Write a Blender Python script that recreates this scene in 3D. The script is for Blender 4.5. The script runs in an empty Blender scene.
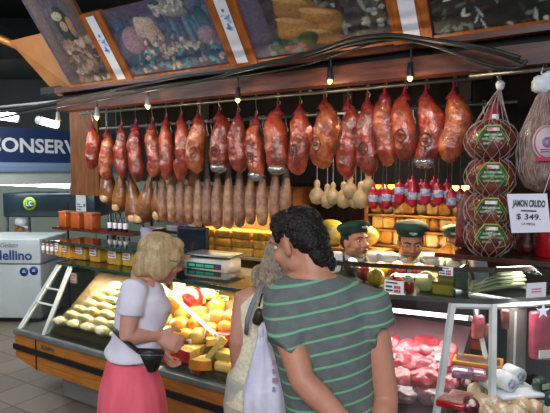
import bpy, bmesh, math, random
import numpy as np
from mathutils import Vector, Matrix, noise
rnd = random.Random(11)
C = bpy.context.scene.collection
PI = math.pi
R = math.radians
ORD = ['first', 'second', 'third', 'fourth', 'fifth', 'sixth', 'seventh', 'eighth', 'ninth', 'tenth', 'eleventh', 'twelfth', 'thirteenth',
       'fourteenth', 'fifteenth', 'sixteenth', 'seventeenth', 'eighteenth', 'nineteenth', 'twentieth', 'twenty-first']

# ------------------------------------------------------------------ camera and frames
H, F, PITCH = 1.9, 535.0, R(3.8)
cam_d = bpy.data.cameras.new('camera')
cam = bpy.data.objects.new('camera', cam_d)
C.objects.link(cam)
cam.location = (0, 0, H)
cam.rotation_euler = (R(90) - PITCH, 0, 0)
cam_d.sensor_width = 36
cam_d.lens = F / 550 * 36
bpy.context.scene.camera = cam

TH = R(-33)
AX, AY = -.286, 3.19
MS = Matrix.Translation((AX, AY, 0)) @ Matrix.Rotation(TH, 4, 'Z')     # the stall's own frame: s along the counter, n behind it, z up


def W(s, n, z):
    return MS @ Vector((s, n, z))


def ray(u, v):
    x = (u - 275) / F
    y = (206.5 - v) / F
    return Vector((x, y * math.sin(PITCH) + math.cos(PITCH), y * math.cos(PITCH) - math.sin(PITCH)))


def at(u, v, Y):
    d = ray(u, v)
    return Vector((0, 0, H)) + d * (Y / d.y)


def hit(u, v, p, nrm):
    d = ray(u, v)
    o = Vector((0, 0, H))
    return o + d * ((p - o).dot(nrm) / d.dot(nrm))


NV = MS.to_3x3() @ Vector((0, 1, 0))
SV = MS.to_3x3() @ Vector((1, 0, 0))


def onn(u, v, n):
    """the point seen at (u, v) on the upright plane n behind the counter front, in stall coordinates"""
    return MS.inverted() @ hit(u, v, W(0, n, 0), NV)


def onz(u, v, z):
    return hit(u, v, Vector((0, 0, z)), Vector((0, 0, 1)))


# ------------------------------------------------------------------ materials
def lin(h):
    h = h.lstrip('#')
    o = []
    for i in (0, 2, 4):
        c = int(h[i:i + 2], 16) / 255
        o.append(c / 12.92 if c <= .04045 else ((c + .055) / 1.055) ** 2.4)
    return (o[0], o[1], o[2], 1)


MATS = {}


def mat(name, c1, c2=None, rough=.55, scale=12, bump=0, bscale=None, coat=0, metal=0, emit=None, estr=0, contrast=(.35, .65), stretch=(1, 1, 1), sub=0, detail=4, spec=.5):
    if name in MATS:
        return MATS[name]
    m = bpy.data.materials.new(name)
    m.use_nodes = True
    nt = m.node_tree
    N, L = nt.nodes, nt.links
    b = N['Principled BSDF']
    b.inputs['Roughness'].default_value = rough
    b.inputs['Metallic'].default_value = metal
    b.inputs['Coat Weight'].default_value = coat
    b.inputs['Coat Roughness'].default_value = .12
    b.inputs['Specular IOR Level'].default_value = spec
    if sub:
        b.inputs['Subsurface Weight'].default_value = sub
        b.inputs['Subsurface Radius'].default_value = (.02, .008, .005)
    tc = N.new('ShaderNodeTexCoord')
    mp = N.new('ShaderNodeMapping')
    mp.inputs['Scale'].default_value = stretch
    L.new(tc.outputs['Object'], mp.inputs['Vector'])
    nz = N.new('ShaderNodeTexNoise')
    nz.inputs['Scale'].default_value = scale
    nz.inputs['Detail'].default_value = detail
    L.new(mp.outputs['Vector'], nz.inputs['Vector'])
    cr = N.new('ShaderNodeValToRGB')
    cr.color_ramp.elements[0].position = contrast[0]
    cr.color_ramp.elements[1].position = contrast[1]
    a = lin(c1)
    if c2 is None:
        bcol = (a[0] * .8, a[1] * .8, a[2] * .8, 1)
    else:
        bcol = lin(c2)
    cr.color_ramp.elements[0].color = a
    cr.color_ramp.elements[1].color = bcol
    L.new(nz.outputs['Fac'], cr.inputs['Fac'])
    L.new(cr.outputs['Color'], b.inputs['Base Color'])
    if emit:
        b.inputs['Emission Color'].default_value = lin(emit)
        b.inputs['Emission Strength'].default_value = estr
    if bump:
        n2 = N.new('ShaderNodeTexNoise')
        n2.inputs['Scale'].default_value = bscale or scale * 3
        n2.inputs['Detail'].default_value = 3
        L.new(tc.outputs['Object'], n2.inputs['Vector'])
        bp = N.new('ShaderNodeBump')
        bp.inputs['Strength'].default_value = bump
        bp.inputs['Distance'].default_value = .01
        L.new(n2.outputs['Fac'], bp.inputs['Height'])
        L.new(bp.outputs['Normal'], b.inputs['Normal'])
        L.new(bp.outputs['Normal'], b.inputs['Coat Normal'])
    MATS[name] = m
    return m


def glass(name, tint='#F2FAF5', gloss=.08, rough=.03):
    if name in MATS:
        return MATS[name]
    m = bpy.data.materials.new(name)
    m.use_nodes = True
    nt = m.node_tree
    N, L = nt.nodes, nt.links
    N.remove(N['Principled BSDF'])
    t = N.new('ShaderNodeBsdfTransparent')
    t.inputs['Color'].default_value = lin(tint)
    g = N.new('ShaderNodeBsdfGlossy')
    g.inputs['Roughness'].default_value = rough
    fr = N.new('ShaderNodeFresnel')
    fr.inputs['IOR'].default_value = 1.45
    ad = N.new('ShaderNodeMath')
    ad.operation = 'MULTIPLY_ADD'
    ad.inputs[1].default_value = .8
    ad.inputs[2].default_value = gloss - .04
    L.new(fr.outputs[0], ad.inputs[0])
    mx = N.new('ShaderNodeMixShader')
    L.new(ad.outputs[0], mx.inputs[0])
    L.new(t.outputs[0], mx.inputs[1])
    L.new(g.outputs[0], mx.inputs[2])
    L.new(mx.outputs[0], N['Material Output'].inputs[0])
    MATS[name] = m
    return m


def film(name, colour='#FFFFFF', amount=.25, rough=.15):
    """thin clear wrapping: mostly see-through with a shiny crinkled surface"""
    if name in MATS:
        return MATS[name]
    m = bpy.data.materials.new(name)
    m.use_nodes = True
    nt = m.node_tree
    N, L = nt.nodes, nt.links
    b = N['Principled BSDF']
    b.inputs['Base Color'].default_value = lin(colour)
    b.inputs['Roughness'].default_value = rough
    b.inputs['Specular IOR Level'].default_value = .8
    tc = N.new('ShaderNodeTexCoord')
    n2 = N.new('ShaderNodeTexNoise')
    n2.inputs['Scale'].default_value = 45
    L.new(tc.outputs['Object'], n2.inputs['Vector'])
    bp = N.new('ShaderNodeBump')
    bp.inputs['Strength'].default_value = .8
    bp.inputs['Distance'].default_value = .02
    L.new(n2.outputs['Fac'], bp.inputs['Height'])
    L.new(bp.outputs['Normal'], b.inputs['Normal'])
    t = N.new('ShaderNodeBsdfTransparent')
    mx = N.new('ShaderNodeMixShader')
    mx.inputs[0].default_value = amount
    L.new(t.outputs[0], mx.inputs[1])
    L.new(b.outputs[0], mx.inputs[2])
    L.new(mx.outputs[0], N['Material Output'].inputs[0])
    MATS[name] = m
    return m


def glow(name, c, s):
    return mat(name, c, c, emit=c, estr=s)


def colattr(name, rough=.5):
    if name in MATS:
        return MATS[name]
    m = bpy.data.materials.new(name)
    m.use_nodes = True
    nt = m.node_tree
    b = nt.nodes['Principled BSDF']
    b.inputs['Roughness'].default_value = rough
    a = nt.nodes.new('ShaderNodeAttribute')
    a.attribute_name = 'Col'
    nt.links.new(a.outputs['Color'], b.inputs['Base Color'])
    MATS[name] = m
    return m


# ------------------------------------------------------------------ mesh helpers
def add(bm, vs, fs, mi=0, M=None):
    nv = [bm.verts.new((M @ Vector(v)) if M else Vector(v)) for v in vs]
    for f in fs:
        try:
            nf = bm.faces.new([nv[i] for i in f])
            nf.material_index = mi
            nf.smooth = True
        except ValueError:
            pass
    return nv


def BM():
    return bmesh.new()


def box(bm, c, s, M=None, mi=0, r=0, seg=2):
    t = bmesh.new()
    bmesh.ops.create_cube(t, size=1)
    for v in t.verts:
        v.co = Vector((v.co.x * s[0] + c[0], v.co.y * s[1] + c[1], v.co.z * s[2] + c[2]))
    if r:
        bmesh.ops.bevel(t, geom=list(t.edges), offset=min(r, min(s) * .45), segments=seg, affect='EDGES', profile=.5)
    t.verts.index_update()
    vs = [v.co.copy() for v in t.verts]
    fs = [[v.index for v in f.verts] for f in t.faces]
    t.free()
    nv = [bm.verts.new((M @ v) if M else v) for v in vs]
    for f in fs:
        nf = bm.faces.new([nv[i] for i in f])
        nf.material_index = mi
        nf.smooth = bool(r)
    return nv


def box2(bm, lo, hi, M=None, mi=0, r=0):
    c = [(a + b) / 2 for a, b in zip(lo, hi)]
    s = [abs(b - a) for a, b in zip(lo, hi)]
    return box(bm, c, s, M, mi, r)


def loft(bm, rings, mi=0, cap=True, M=None):
    n = len(rings[0])
    vs = [p for r in rings for p in r]
    fs = []
    for i in range(len(rings) - 1):
        for j in range(n):
            k = (j + 1) % n
            fs.append((i * n + j, i * n + k, (i + 1) * n + k, (i + 1) * n + j))
    if cap:
        fs.append(tuple(reversed(range(n))))
        fs.append(tuple((len(rings) - 1) * n + j for j in range(n)))
    return add(bm, vs, fs, mi, M)


def tube(bm, pts, rad, seg=8, mi=0, M=None, round_ends=False, flat=1.0):
    pts = [Vector(p) for p in pts]
    if not hasattr(rad, '__len__'):
        rad = [rad] * len(pts)
    rad = list(rad)
    if round_ends:
        d0 = (pts[0] - pts[1]).normalized()
        d1 = (pts[-1] - pts[-2]).normalized()
        p0, r0, p1, r1 = pts[0], rad[0], pts[-1], rad[-1]
        pts = [p0 + d0 * r0 * math.sin(a) for a in (1.4, 1.0, .5)] + pts + [p1 + d1 * r1 * math.sin(a) for a in (.5, 1.0, 1.4)]
        rad = [r0 * math.cos(a) for a in (1.4, 1.0, .5)] + rad + [r1 * math.cos(a) for a in (.5, 1.0, 1.4)]
    rings = []
    up = None
    for i, p in enumerate(pts):
        t = (pts[min(i + 1, len(pts) - 1)] - pts[max(i - 1, 0)]).normalized()
        if up is None:
            up = Vector((0, 0, 1)) if abs(t.z) < .9 else Vector((0, 1, 0))
        x = up.cross(t)
        if x.length < 1e-6:
            x = Vector((1, 0, 0)).cross(t)
        x.normalize()
        y = t.cross(x).normalized()
        up = y
        rings.append([p + (x * math.cos(2 * PI * k / seg) + y * math.sin(2 * PI * k / seg) * flat) * rad[i] for k in range(seg)])
    return loft(bm, rings, mi, True, M)


def lathe(bm, prof, seg=20, M=None, mi=0, cap=True):
    rings = [[(r * math.cos(2 * PI * k / seg), r * math.sin(2 * PI * k / seg), z) for k in range(seg)] for r, z in prof]
    return loft(bm, rings, mi, cap, M)


def ell(bm, c, r, rot=None, seg=16, rings=10, mi=0, M=None):
    vs, fs = [], []
    c = Vector(c)
    rot = rot or Matrix.Identity(3)
    vs.append(c + rot @ Vector((0, 0, r[2])))
    for i in range(1, rings):
        a = PI * i / rings
        for k in range(seg):
            b = 2 * PI * k / seg
            vs.append(c + rot @ Vector((r[0] * math.sin(a) * math.cos(b), r[1] * math.sin(a) * math.sin(b), r[2] * math.cos(a))))
    vs.append(c + rot @ Vector((0, 0, -r[2])))
    for k in range(seg):
        fs.append((0, 1 + k, 1 + (k + 1) % seg))
    for i in range(rings - 2):
        for k in range(seg):
            k2 = (k + 1) % seg
            a0 = 1 + i * seg
            fs.append((a0 + k, a0 + seg + k, a0 + seg + k2, a0 + k2))
    a0 = 1 + (rings - 2) * seg
    for k in range(seg):
        fs.append((a0 + k, len(vs) - 1, a0 + (k + 1) % seg))
    return add(bm, vs, fs, mi, M)


def prism(bm, poly, z0, z1, M=None, mi=0):
    n = len(poly)
    vs = [(p[0], p[1], z0) for p in poly] + [(p[0], p[1], z1) for p in poly]
    fs = [tuple(reversed(range(n))), tuple(range(n, 2 * n))] + [(j, (j + 1) % n, n + (j + 1) % n, n + j) for j in range(n)]
    nv = add(bm, vs, fs, mi, M)
    for f in bm.faces:
        f.smooth = False
    return nv


def jitter(nv, amp, freq, seed=0):
    for v in nv:
        d = noise.noise_vector(v.co * freq + Vector((seed * 7.1, seed * 3.3, seed)))
        v.co += d * amp


def obj(name, bm, m, parent=None, flat=False):
    bmesh.ops.recalc_face_normals(bm, faces=list(bm.faces))
    me = bpy.data.meshes.new(name)
    bm.to_mesh(me)
    bm.free()
    if flat:
        for p in me.polygons:
            p.use_smooth = False
    for x in (m if isinstance(m, (list, tuple)) else [m]):
        me.materials.append(x)
    o = bpy.data.objects.new(name, me)
    C.objects.link(o)
    if parent:
        o.parent = parent
    return o


def tag(o, label, cat, group=None, kind=None):
    if label:
        o['label'] = label
    if cat:
        o['category'] = cat
    if group:
        o['group'] = group
    if kind:
        o['kind'] = kind
    return o


def thing(name, label, cat, loc=(0, 0, 0), rotz=0, group=None):
    o = bpy.data.objects.new(name, None)
    o.empty_display_size = .05
    C.objects.link(o)
    o.location = loc
    o.rotation_euler = (0, 0, rotz)
    return tag(o, label, cat, group)


def solo(name, bm, m, loc, rotz, label, cat, group=None, flat=False):
    o = obj(name, bm, m, None, flat)
    o.location = loc
    o.rotation_euler = (0, 0, rotz)
    return tag(o, label, cat, group)


def stall(name, label, cat, group=None):
    return thing(name, label, cat, (AX, AY, 0), TH, group)


def struct(name, bm, m, in_stall=False, flat=True, label=None):
    o = obj(name, bm, m, None, flat)
    if in_stall:
        o.location = (AX, AY, 0)
        o.rotation_euler = (0, 0, TH)
    o['kind'] = 'structure'
    if label:
        o['label'] = label
    return o


def dup(root, loc, rotz=0, label=None, scale=None):
    r = root.copy()
    C.objects.link(r)
    r.location = loc
    r.rotation_euler = (0, 0, rotz)
    if scale:
        r.scale = scale
    if label:
        r['label'] = label
    for ch in list(root.children):
        c = ch.copy()
        C.objects.link(c)
        c.parent = r
        for g in ch.children:
            d = g.copy()
            C.objects.link(d)
            d.parent = c
    return r


def text(name, s, size, m, parent, M, extrude=.001, shear=0, bold=0, sx=1):
    cu = bpy.data.curves.new(name, 'FONT')
    cu.body = s
    cu.size = size
    cu.align_x = 'CENTER'
    cu.align_y = 'CENTER'
    cu.extrude = extrude
    cu.shear = shear
    cu.offset = bold
    cu.resolution_u = 3
    t = bpy.data.objects.new(name, cu)
    C.objects.link(t)
    bpy.context.view_layer.update()
    me = bpy.data.meshes.new_from_object(t.evaluated_get(bpy.context.evaluated_depsgraph_get()))
    bpy.data.objects.remove(t)
    bpy.data.curves.remove(cu)
    me.transform(M @ Matrix.Diagonal((sx, 1, 1, 1)))
    me.materials.clear()
    me.materials.append(m)
    o = bpy.data.objects.new(name, me)
    C.objects.link(o)
    o.parent = parent
    return o


def frame_on(c, xdir, ydir):
    """matrix with local x along xdir, local y along ydir, z out of the face"""
    x = Vector(xdir).normalized()
    y = Vector(ydir).normalized()
    z = x.cross(y).normalized()
    y = z.cross(x)
    return Matrix(((x.x, y.x, z.x, c[0]), (x.y, y.y, z.y, c[1]), (x.z, y.z, z.z, c[2]), (0, 0, 0, 1)))


def remesh(bm, voxel, smooth=3, fac=.5):
    bmesh.ops.recalc_face_normals(bm, faces=list(bm.faces))
    me = bpy.data.meshes.new('tmp')
    bm.to_mesh(me)
    bm.free()
    o = bpy.data.objects.new('tmp', me)
    C.objects.link(o)
    md = o.modifiers.new('r', 'REMESH')
    md.mode = 'VOXEL'
    md.voxel_size = voxel
    md.use_smooth_shade = True
    if smooth:
        s = o.modifiers.new('s', 'SMOOTH')
        s.factor = fac
        s.iterations = smooth
    bpy.context.view_layer.update()
    r = bpy.data.meshes.new_from_object(o.evaluated_get(bpy.context.evaluated_depsgraph_get()))
    bpy.data.objects.remove(o)
    bpy.data.meshes.remove(me)
    for p in r.polygons:
        p.use_smooth = True
    return r


def mesh_obj(name, me, m, parent=None):
    me.materials.clear()
    me.materials.append(m)
    me.name = name
    o = bpy.data.objects.new(name, me)
    C.objects.link(o)
    if parent:
        o.parent = parent
    return o


# ------------------------------------------------------------------ palette
m_red_beam = mat('beam paint', '#54281A', '#34160D', .45, 6, stretch=(1, 8, 8))
m_dark = mat('dark board', '#171412', '#0D0B0A', .8, 5)
m_oak = mat('orange wood', '#B5702A', '#965518', .4, 5, stretch=(1, 9, 12), coat=.2)
m_brown = mat('brown wood', '#7A4A26', '#5E3619', .5, 5, stretch=(6, 6, 1))
m_divider = mat('divider wood', '#96541F', '#7A3F14', .45, 6, stretch=(8, 2, 1))
m_steel = mat('steel', '#9A9A98', '#808080', .35, 10, metal=.8)
m_grey = mat('grey metal', '#8E9190', '#7A7D7C', .5, 4)
m_alu = mat('white painted metal', '#D4D8D6', '#BCC2C0', .35, 6)
m_black = mat('black plastic', '#15161A', '#0D0D10', .45, 8)
m_cable = mat('cable rubber', '#1E2120', '#121413', .5, 20)
m_white = mat('white plastic', '#E2E4E8', '#CFD3D8', .4, 8)
m_paper = mat('paper', '#EDEBF2', '#DEDCE6', .7, 5)
m_ink = mat('ink', '#3A3A46', '#2C2C36', .7)
m_redink = mat('red ink', '#C8324A', '#B02840', .7)
m_glass = glass('case glass', '#F4F8F4', .05)
m_green_glass = glass('green glass shelf', '#7F9E88', .22, .08)
m_edge = mat('glass edge', '#2C4A3C', '#1F3A2E', .2, 20, coat=.5)
m_net = mat('red net', '#93182C', '#5E0E1C', .5, 60, bump=.6, bscale=200)
m_hook = mat('hook steel', '#BDBDBD', '#8A8A8A', .3, 30, metal=.9)
m_foil = mat('foil', '#C9CCD2', '#8E9298', .25, 40, metal=.85, bump=.8, bscale=60)

# ------------------------------------------------------------------ the hall
bm = BM()
box2(bm, (-9, -4, -.05), (9, 11, 0))
fl = struct('floor', bm, mat('floor tile', '#6E645C', '#5A524C', .38, 3))
nt = fl.data.materials[0].node_tree
br = nt.nodes.new('ShaderNodeTexBrick')
br.offset = 0
br.inputs['Scale'].default_value = 1
br.inputs['Brick Width'].default_value = .34
br.inputs['Row Height'].default_value = .34
br.inputs['Mortar Size'].default_value = .008
br.inputs['Color1'].default_value = lin('#7C6E62')
br.inputs['Color2'].default_value = lin('#6A5E54')
br.inputs['Mortar'].default_value = lin('#4A423C')
tc = nt.nodes.new('ShaderNodeTexCoord')
mp = nt.nodes.new('ShaderNodeMapping')
mp.inputs['Rotation'].default_value = (0, 0, R(33))
nt.links.new(tc.outputs['Object'], mp.inputs['Vector'])
nt.links.new(mp.outputs['Vector'], br.inputs['Vector'])
nt.links.new(br.outputs['Color'], nt.nodes['Principled BSDF'].inputs['Base Color'])

bm = BM()
box2(bm, (-9, 1.2, 4.3), (9, 11, 4.4))
struct('ceiling', bm, mat('ceiling black', '#0C0D0E', '#131415', .9, 2))
bm = BM()
box2(bm, (-9, 10, 0), (9, 10.1, 4.3))
struct('wall_back', bm, mat('hall wall', '#A9B3A8', '#98A398', .7, 1.5))
bm = BM()
box2(bm, (-9.1, -4, 0), (-9, 11, 4.3))
struct('wall_left', bm, mat('hall wall side', '#8F988F', '#7F897F', .7, 1.5))
bm = BM()
box2(bm, (-9, 9.96, 0), (9, 10, .15))
struct('baseboard_back', bm, m_dark)
bm = BM()
box2(bm, (-9, 8.6, 2.45), (9, 8.75, 4.3))
box2(bm, (-5.6, 3.0, 3.35), (-2.9, 8.6, 3.45))
struct('trim_12', bm, mat('added dark panel', '#141617', '#0E1011', .9, 2))  # dark panels added so the upper hall reads near black

# blue shop sign hung in the hall, with fluorescent tubes
xn = Vector((NV.x, NV.y, 0)).normalized()
s0 = at(-60, 138, 5.6)
u_ = (xn * .94 + Vector((1, 0, 0)) * .10).normalized()
sign = thing('hanging_sign', 'long blue overhead sign with big white capital letters, beyond the stall', 'sign', (s0.x, s0.y, 0), 0)
Mx = frame_on((0, 0, 2.16), u_, (0, 0, 1))
bm = BM()
box2(bm, (-.3, -.16, -.06), (2.6, .24, 0), Mx)
obj('board', bm, mat('sign blue', '#1B3564', '#162C55', .5, 2), sign)
bm = BM()
box2(bm, (-.3, -.27, -.05), (2.6, -.16, .005), Mx)
obj('lower_band', bm, mat('sign blue band', '#3E5F8E', '#8CA3BE', .5, 1, stretch=(.1, .1, 12)), sign)
bm = BM()
box2(bm, (-.3, -.42, -.07), (2.6, -.27, -.03), Mx)
obj('pale_panel', bm, mat('sign pale', '#B8C0BA', '#A2ABA6', .6, 1), sign)
text('lettering', 'CONSERVAS', .225, m_white, sign, Mx @ Matrix.Translation((1.14, 0.03, .004)), bold=.006, sx=1.1)
for k in (-.1, 2.2):
    bm = BM()
    tube(bm, [Mx @ Vector((k, .2, -.03)), Mx @ Vector((k, 1.22, -.03))], .012, 6)
    obj('hanger', bm, m_steel, sign)
m_tube = glow('tube light', '#F4FBFF', 9)


def lightbar(p, q, label, r=.022, power=9, m=None, group='fluorescent tubes over the far hall'):
    p, q = Vector(p), Vector(q)
    o = thing('tube_or_reflection', label, 'light', p, 0, group)  # lit tubes, and glass reflections modelled as glowing bars
    d = q - p
    bm = BM()
    tube(bm, [d * .03, d * .97], r, 8)
    obj('tube', bm, m or m_tube, o)
    bm = BM()
    tube(bm, [d * 0, d * .03], r * 1.15, 8)
    obj('end_cap', bm, m_alu, o)
    bm = BM()
    tube(bm, [d * .97, d], r * 1.15, 8)
    obj('end_cap', bm, m_alu, o)
    return o


lightbar(at(-40, 110, 5.4), at(19, 118, 5.7), 'upper lit fluorescent tube over the blue sign, nearer the frame edge', .045)
lightbar(at(38, 120, 5.75), at(57, 125, 6.0), 'short lit fluorescent tube over the end of the blue sign', .04)
lightbar(at(-50, 180, 7.0), at(73, 185.5, 7.6), 'long lit fluorescent tube under the blue sign', .04)

# dark refrigerator canopy with sticker and card
hood_l = at(3, 218, 7.55)
hood = thing('cooler_hood', 'dark blue-grey cooler cabinet on posts with a round yellow-green sticker', 'cabinet', (hood_l.x, 7.55, 0), R(-4))
wd = at(98, 218, 7.55).x - hood_l.x
zb, zt = at(50, 217, 7.55).z, at(50, 193, 7.55).z
bm = BM()
box2(bm, (0, 0, zb), (wd, .7, zt), r=.02)
obj('cabinet_body', bm, mat('cooler dark', '#2B3A44', '#1D2932', .3, 3, coat=.4), hood)
for x in (.03, wd - .03):
    for y in (.05, .65):
        bm = BM()
        box2(bm, (x - .015, y - .015, 0), (x + .015, y + .015, zb + .01))
        obj('post', bm, m_steel, hood)
bm = BM()
lathe(bm, [(0.001, 0), (.094, 0), (.094, .008), (.001, .008)], 24, frame_on((.40, -.001, (zb + zt) / 2 + .02), (1, 0, 0), (0, 0, 1)))
st = obj('sticker', bm, mat('sticker yellow', '#B8D23C', '#A8C430', .5, 5), hood)
bm = BM()
lathe(bm, [(0.001, 0), (.064, 0), (.064, .006), (.001, .006)], 24, frame_on((.40, -.010, (zb + zt) / 2 + .02), (1, 0, 0), (0, 0, 1)))
obj('sticker_centre', bm, mat('sticker green', '#2F8A4A', '#24743C', .5, 5), st)
text('lettering', 'LC', .085, m_paper, st, frame_on((.40, -.018, (zb + zt) / 2 + .02), (1, 0, 0), (0, 0, 1)), bold=.002)
bm = BM()
box2(bm, (wd - .27, -.012, zb + .08), (wd - .13, -.001, zt - .02))
pc = obj('price_card', bm, m_paper, hood)
bm = BM()
for k, (w0, c) in enumerate(((.06, 0), (.08, 0), (.05, 0))):
    box2(bm, (wd - .26, -.016, zb + .11 + k * .035), (wd - .26 + w0, -.012, zb + .125 + k * .035))
box2(bm, (wd - .165, -.016, zb + .15), (wd - .14, -.012, zb + .19))
obj('print', bm, mat('card green', '#3F8F6A', '#2F7F5A', .6), pc)

# white ice cream freezer
fr0 = at(42, 320, 6.6)
frz = thing('chest_freezer', 'white chest freezer with large blue lettering standing on the tiled floor', 'freezer', (fr0.x, 6.6, 0), R(-3))
z1 = at(30, 239, 6.6).z
zs = at(30, 264, 6.6).z
bm = BM()
box2(bm, (-1.5, 0, .05), (0, .75, zs - .012), r=.02)
obj('body', bm, mat('freezer white', '#B9C0C4', '#A8B0B4', .4, 2), frz)
bm = BM()
box2(bm, (-1.5, -.015, zs), (.01, .75, z1), r=.02)
lid = obj('lid', bm, mat('freezer lid', '#C6CCCF', '#B4BBBE', .4, 2), frz)
bm = BM()
box2(bm, (-1.46, .03, 0), (-.04, .72, .06))
obj('plinth', bm, m_black, frz)
m_blue = mat('logo blue', '#16458C', '#123A78', .5)
text('lettering', 'Mellino', .165, m_blue, lid, frame_on((-.35, -.022, zs + .105), (1, 0, 0), (0, 0, 1)), bold=.004, sx=1.05)
text('lettering', 'il Gelato', .085, mat('script grey', '#6F7F8E', '#5F6F7E', .6), lid, frame_on((-.42, -.022, zs + .235), (1, 0, 0), (0, 0, 1)), shear=.35)
for k, x in enumerate((-.21, -.085)):
    bm = BM()
    lathe(bm, [(.001, 0), (.055, 0), (.055, .006), (.001, .006)], 20, frame_on((x, -.001, zs - .10 + k * .015), (1, 0, 0), (0, 0, 1)))
    dt = obj('round_logo', bm, m_blue, frz)
    bm = BM()
    box2(bm, (x - .02, -.010, zs - .108 + k * .015), (x + .02, -.006, zs - .10 + k * .015))
    box2(bm, (x - .012, -.010, zs - .092 + k * .015), (x + .012, -.006, zs - .085 + k * .015))
    obj('print', bm, m_paper, dt)

# ------------------------------------------------------------------ stall shell: beams, fascia, back wall
bm = BM()
box2(bm, (-1.75, 2.1, 0), (2.9, 2.14, 2.6))
struct('wall_stall', bm, mat('stall slats', '#4A2C1A', '#2E1A0E', .6, 8, stretch=(10, 1, .4)), True)
bm = BM()
box2(bm, (-2.02, .28, 2.40), (2.6, .40, 2.50))
struct('trim_1', bm, m_red_beam, True)
bm = BM()
box2(bm, (-2.02, .26, 2.545), (2.6, .38, 2.59))
struct('trim_2', bm, m_red_beam, True)
bm = BM()
box2(bm, (-2.02, .34, 2.50), (2.6, .40, 2.545))
struct('trim_3', bm, m_dark, True)
bm = BM()
box2(bm, (-2.42, .40, 2.58), (2.6, 2.1, 2.64))
struct('trim_4', bm, m_dark, True)
for k, x in enumerate((-1.0, .3, 1.1, 1.55)):                      # dark uprights above the rail
    bm = BM()
    box2(bm, (x, .95, 2.1), (x + .07, 1.0, 2.58))
    struct('trim_%d' % (5 + k), bm, mat('dark upright', '#2C1710', '#20100A', .6, 6), True)
bm = BM()
cl, ch = onn(70, 138, .95), onn(99, 196, .95)
box2(bm, (cl.x, .95, ch.z), (ch.x, .99, 2.58))
struct('trim_9', bm, m_brown, True)
bm = BM()
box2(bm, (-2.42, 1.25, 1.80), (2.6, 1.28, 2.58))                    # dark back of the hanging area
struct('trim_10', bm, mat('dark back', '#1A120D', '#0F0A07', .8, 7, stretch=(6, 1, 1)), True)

# leaning picture fascia: bottom edge n=.3 z=2.585, leaning out over the customers
FB, LEAN = Vector((0, .27, 2.60)), Vector((0, -.3, .42)).normalized()


def MF(s, off=0):
    c = FB + Vector((s, 0, 0))
    M = frame_on(c, (1, 0, 0), LEAN)
    return M @ Matrix.Translation((0, 0, off))


def paint(w, h, nx, ny, base, fn):
    """a flat picture as a fine grid of points coloured by fn"""
    X, Y = np.meshgrid(np.linspace(0, 1, nx), np.linspace(0, 1, ny))
    col = np.zeros((ny, nx, 3))
    col[:] = lin(base)[:3]
    fn(X, Y, col, w / h)
    vs = [(x * w, y * h, 0) for y in np.linspace(0, 1, ny) for x in np.linspace(0, 1, nx)]
    fs = [(j * nx + i, j * nx + i + 1, (j + 1) * nx + i + 1, (j + 1) * nx + i) for j in range(ny - 1) for i in range(nx - 1)]
    me = bpy.data.meshes.new('picture')
    me.from_pydata(vs, [], fs)
    at_ = me.color_attributes.new('Col', 'FLOAT_COLOR', 'POINT')
    c4 = np.ones((nx * ny, 4), dtype=np.float32)
    c4[:, :3] = col.reshape(-1, 3)
    at_.data.foreach_set('color', c4.ravel())
    return me


def blob(X, Y, col, asp, cx, cy, rx, ry, c, ang=0, shade=.5, sq=2):
    ca, sa = math.cos(ang), math.sin(ang)
    dx, dy = (X - cx) * asp, (Y - cy)
    a, b = (dx * ca + dy * sa) / (rx * asp), (-dx * sa + dy * ca) / ry
    d = np.abs(a) ** sq + np.abs(b) ** sq
    m = np.clip((1.08 - d) / .16, 0, 1)[..., None]
    s = np.clip(1 - shade * (d * .6 + .5 * a - .4 * b), .15, 1.4)[..., None]
    col[:] = col * (1 - m) + np.array(lin(c)[:3]) * s * m


def speck(X, Y, col, seed, amt, fx=23, fy=17):
    r = np.random.RandomState(seed)
    n = r.rand(fy, fx)
    iy = np.clip((Y % 1.0) * (fy - 1), 0, fy - 1.001)
    ix = np.clip(X * (fx - 1), 0, fx - 1.001)
    y0, x0 = iy.astype(int), ix.astype(int)
    fy_, fx_ = iy - y0, ix - x0
    v = n[y0, x0] * (1 - fy_) * (1 - fx_) + n[y0 + 1, x0] * fy_ * (1 - fx_) + n[y0, x0 + 1] * (1 - fy_) * fx_ + n[y0 + 1, x0 + 1] * fy_ * fx_
    col *= (1 + amt * (v - .5) * 2)[..., None]


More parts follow.
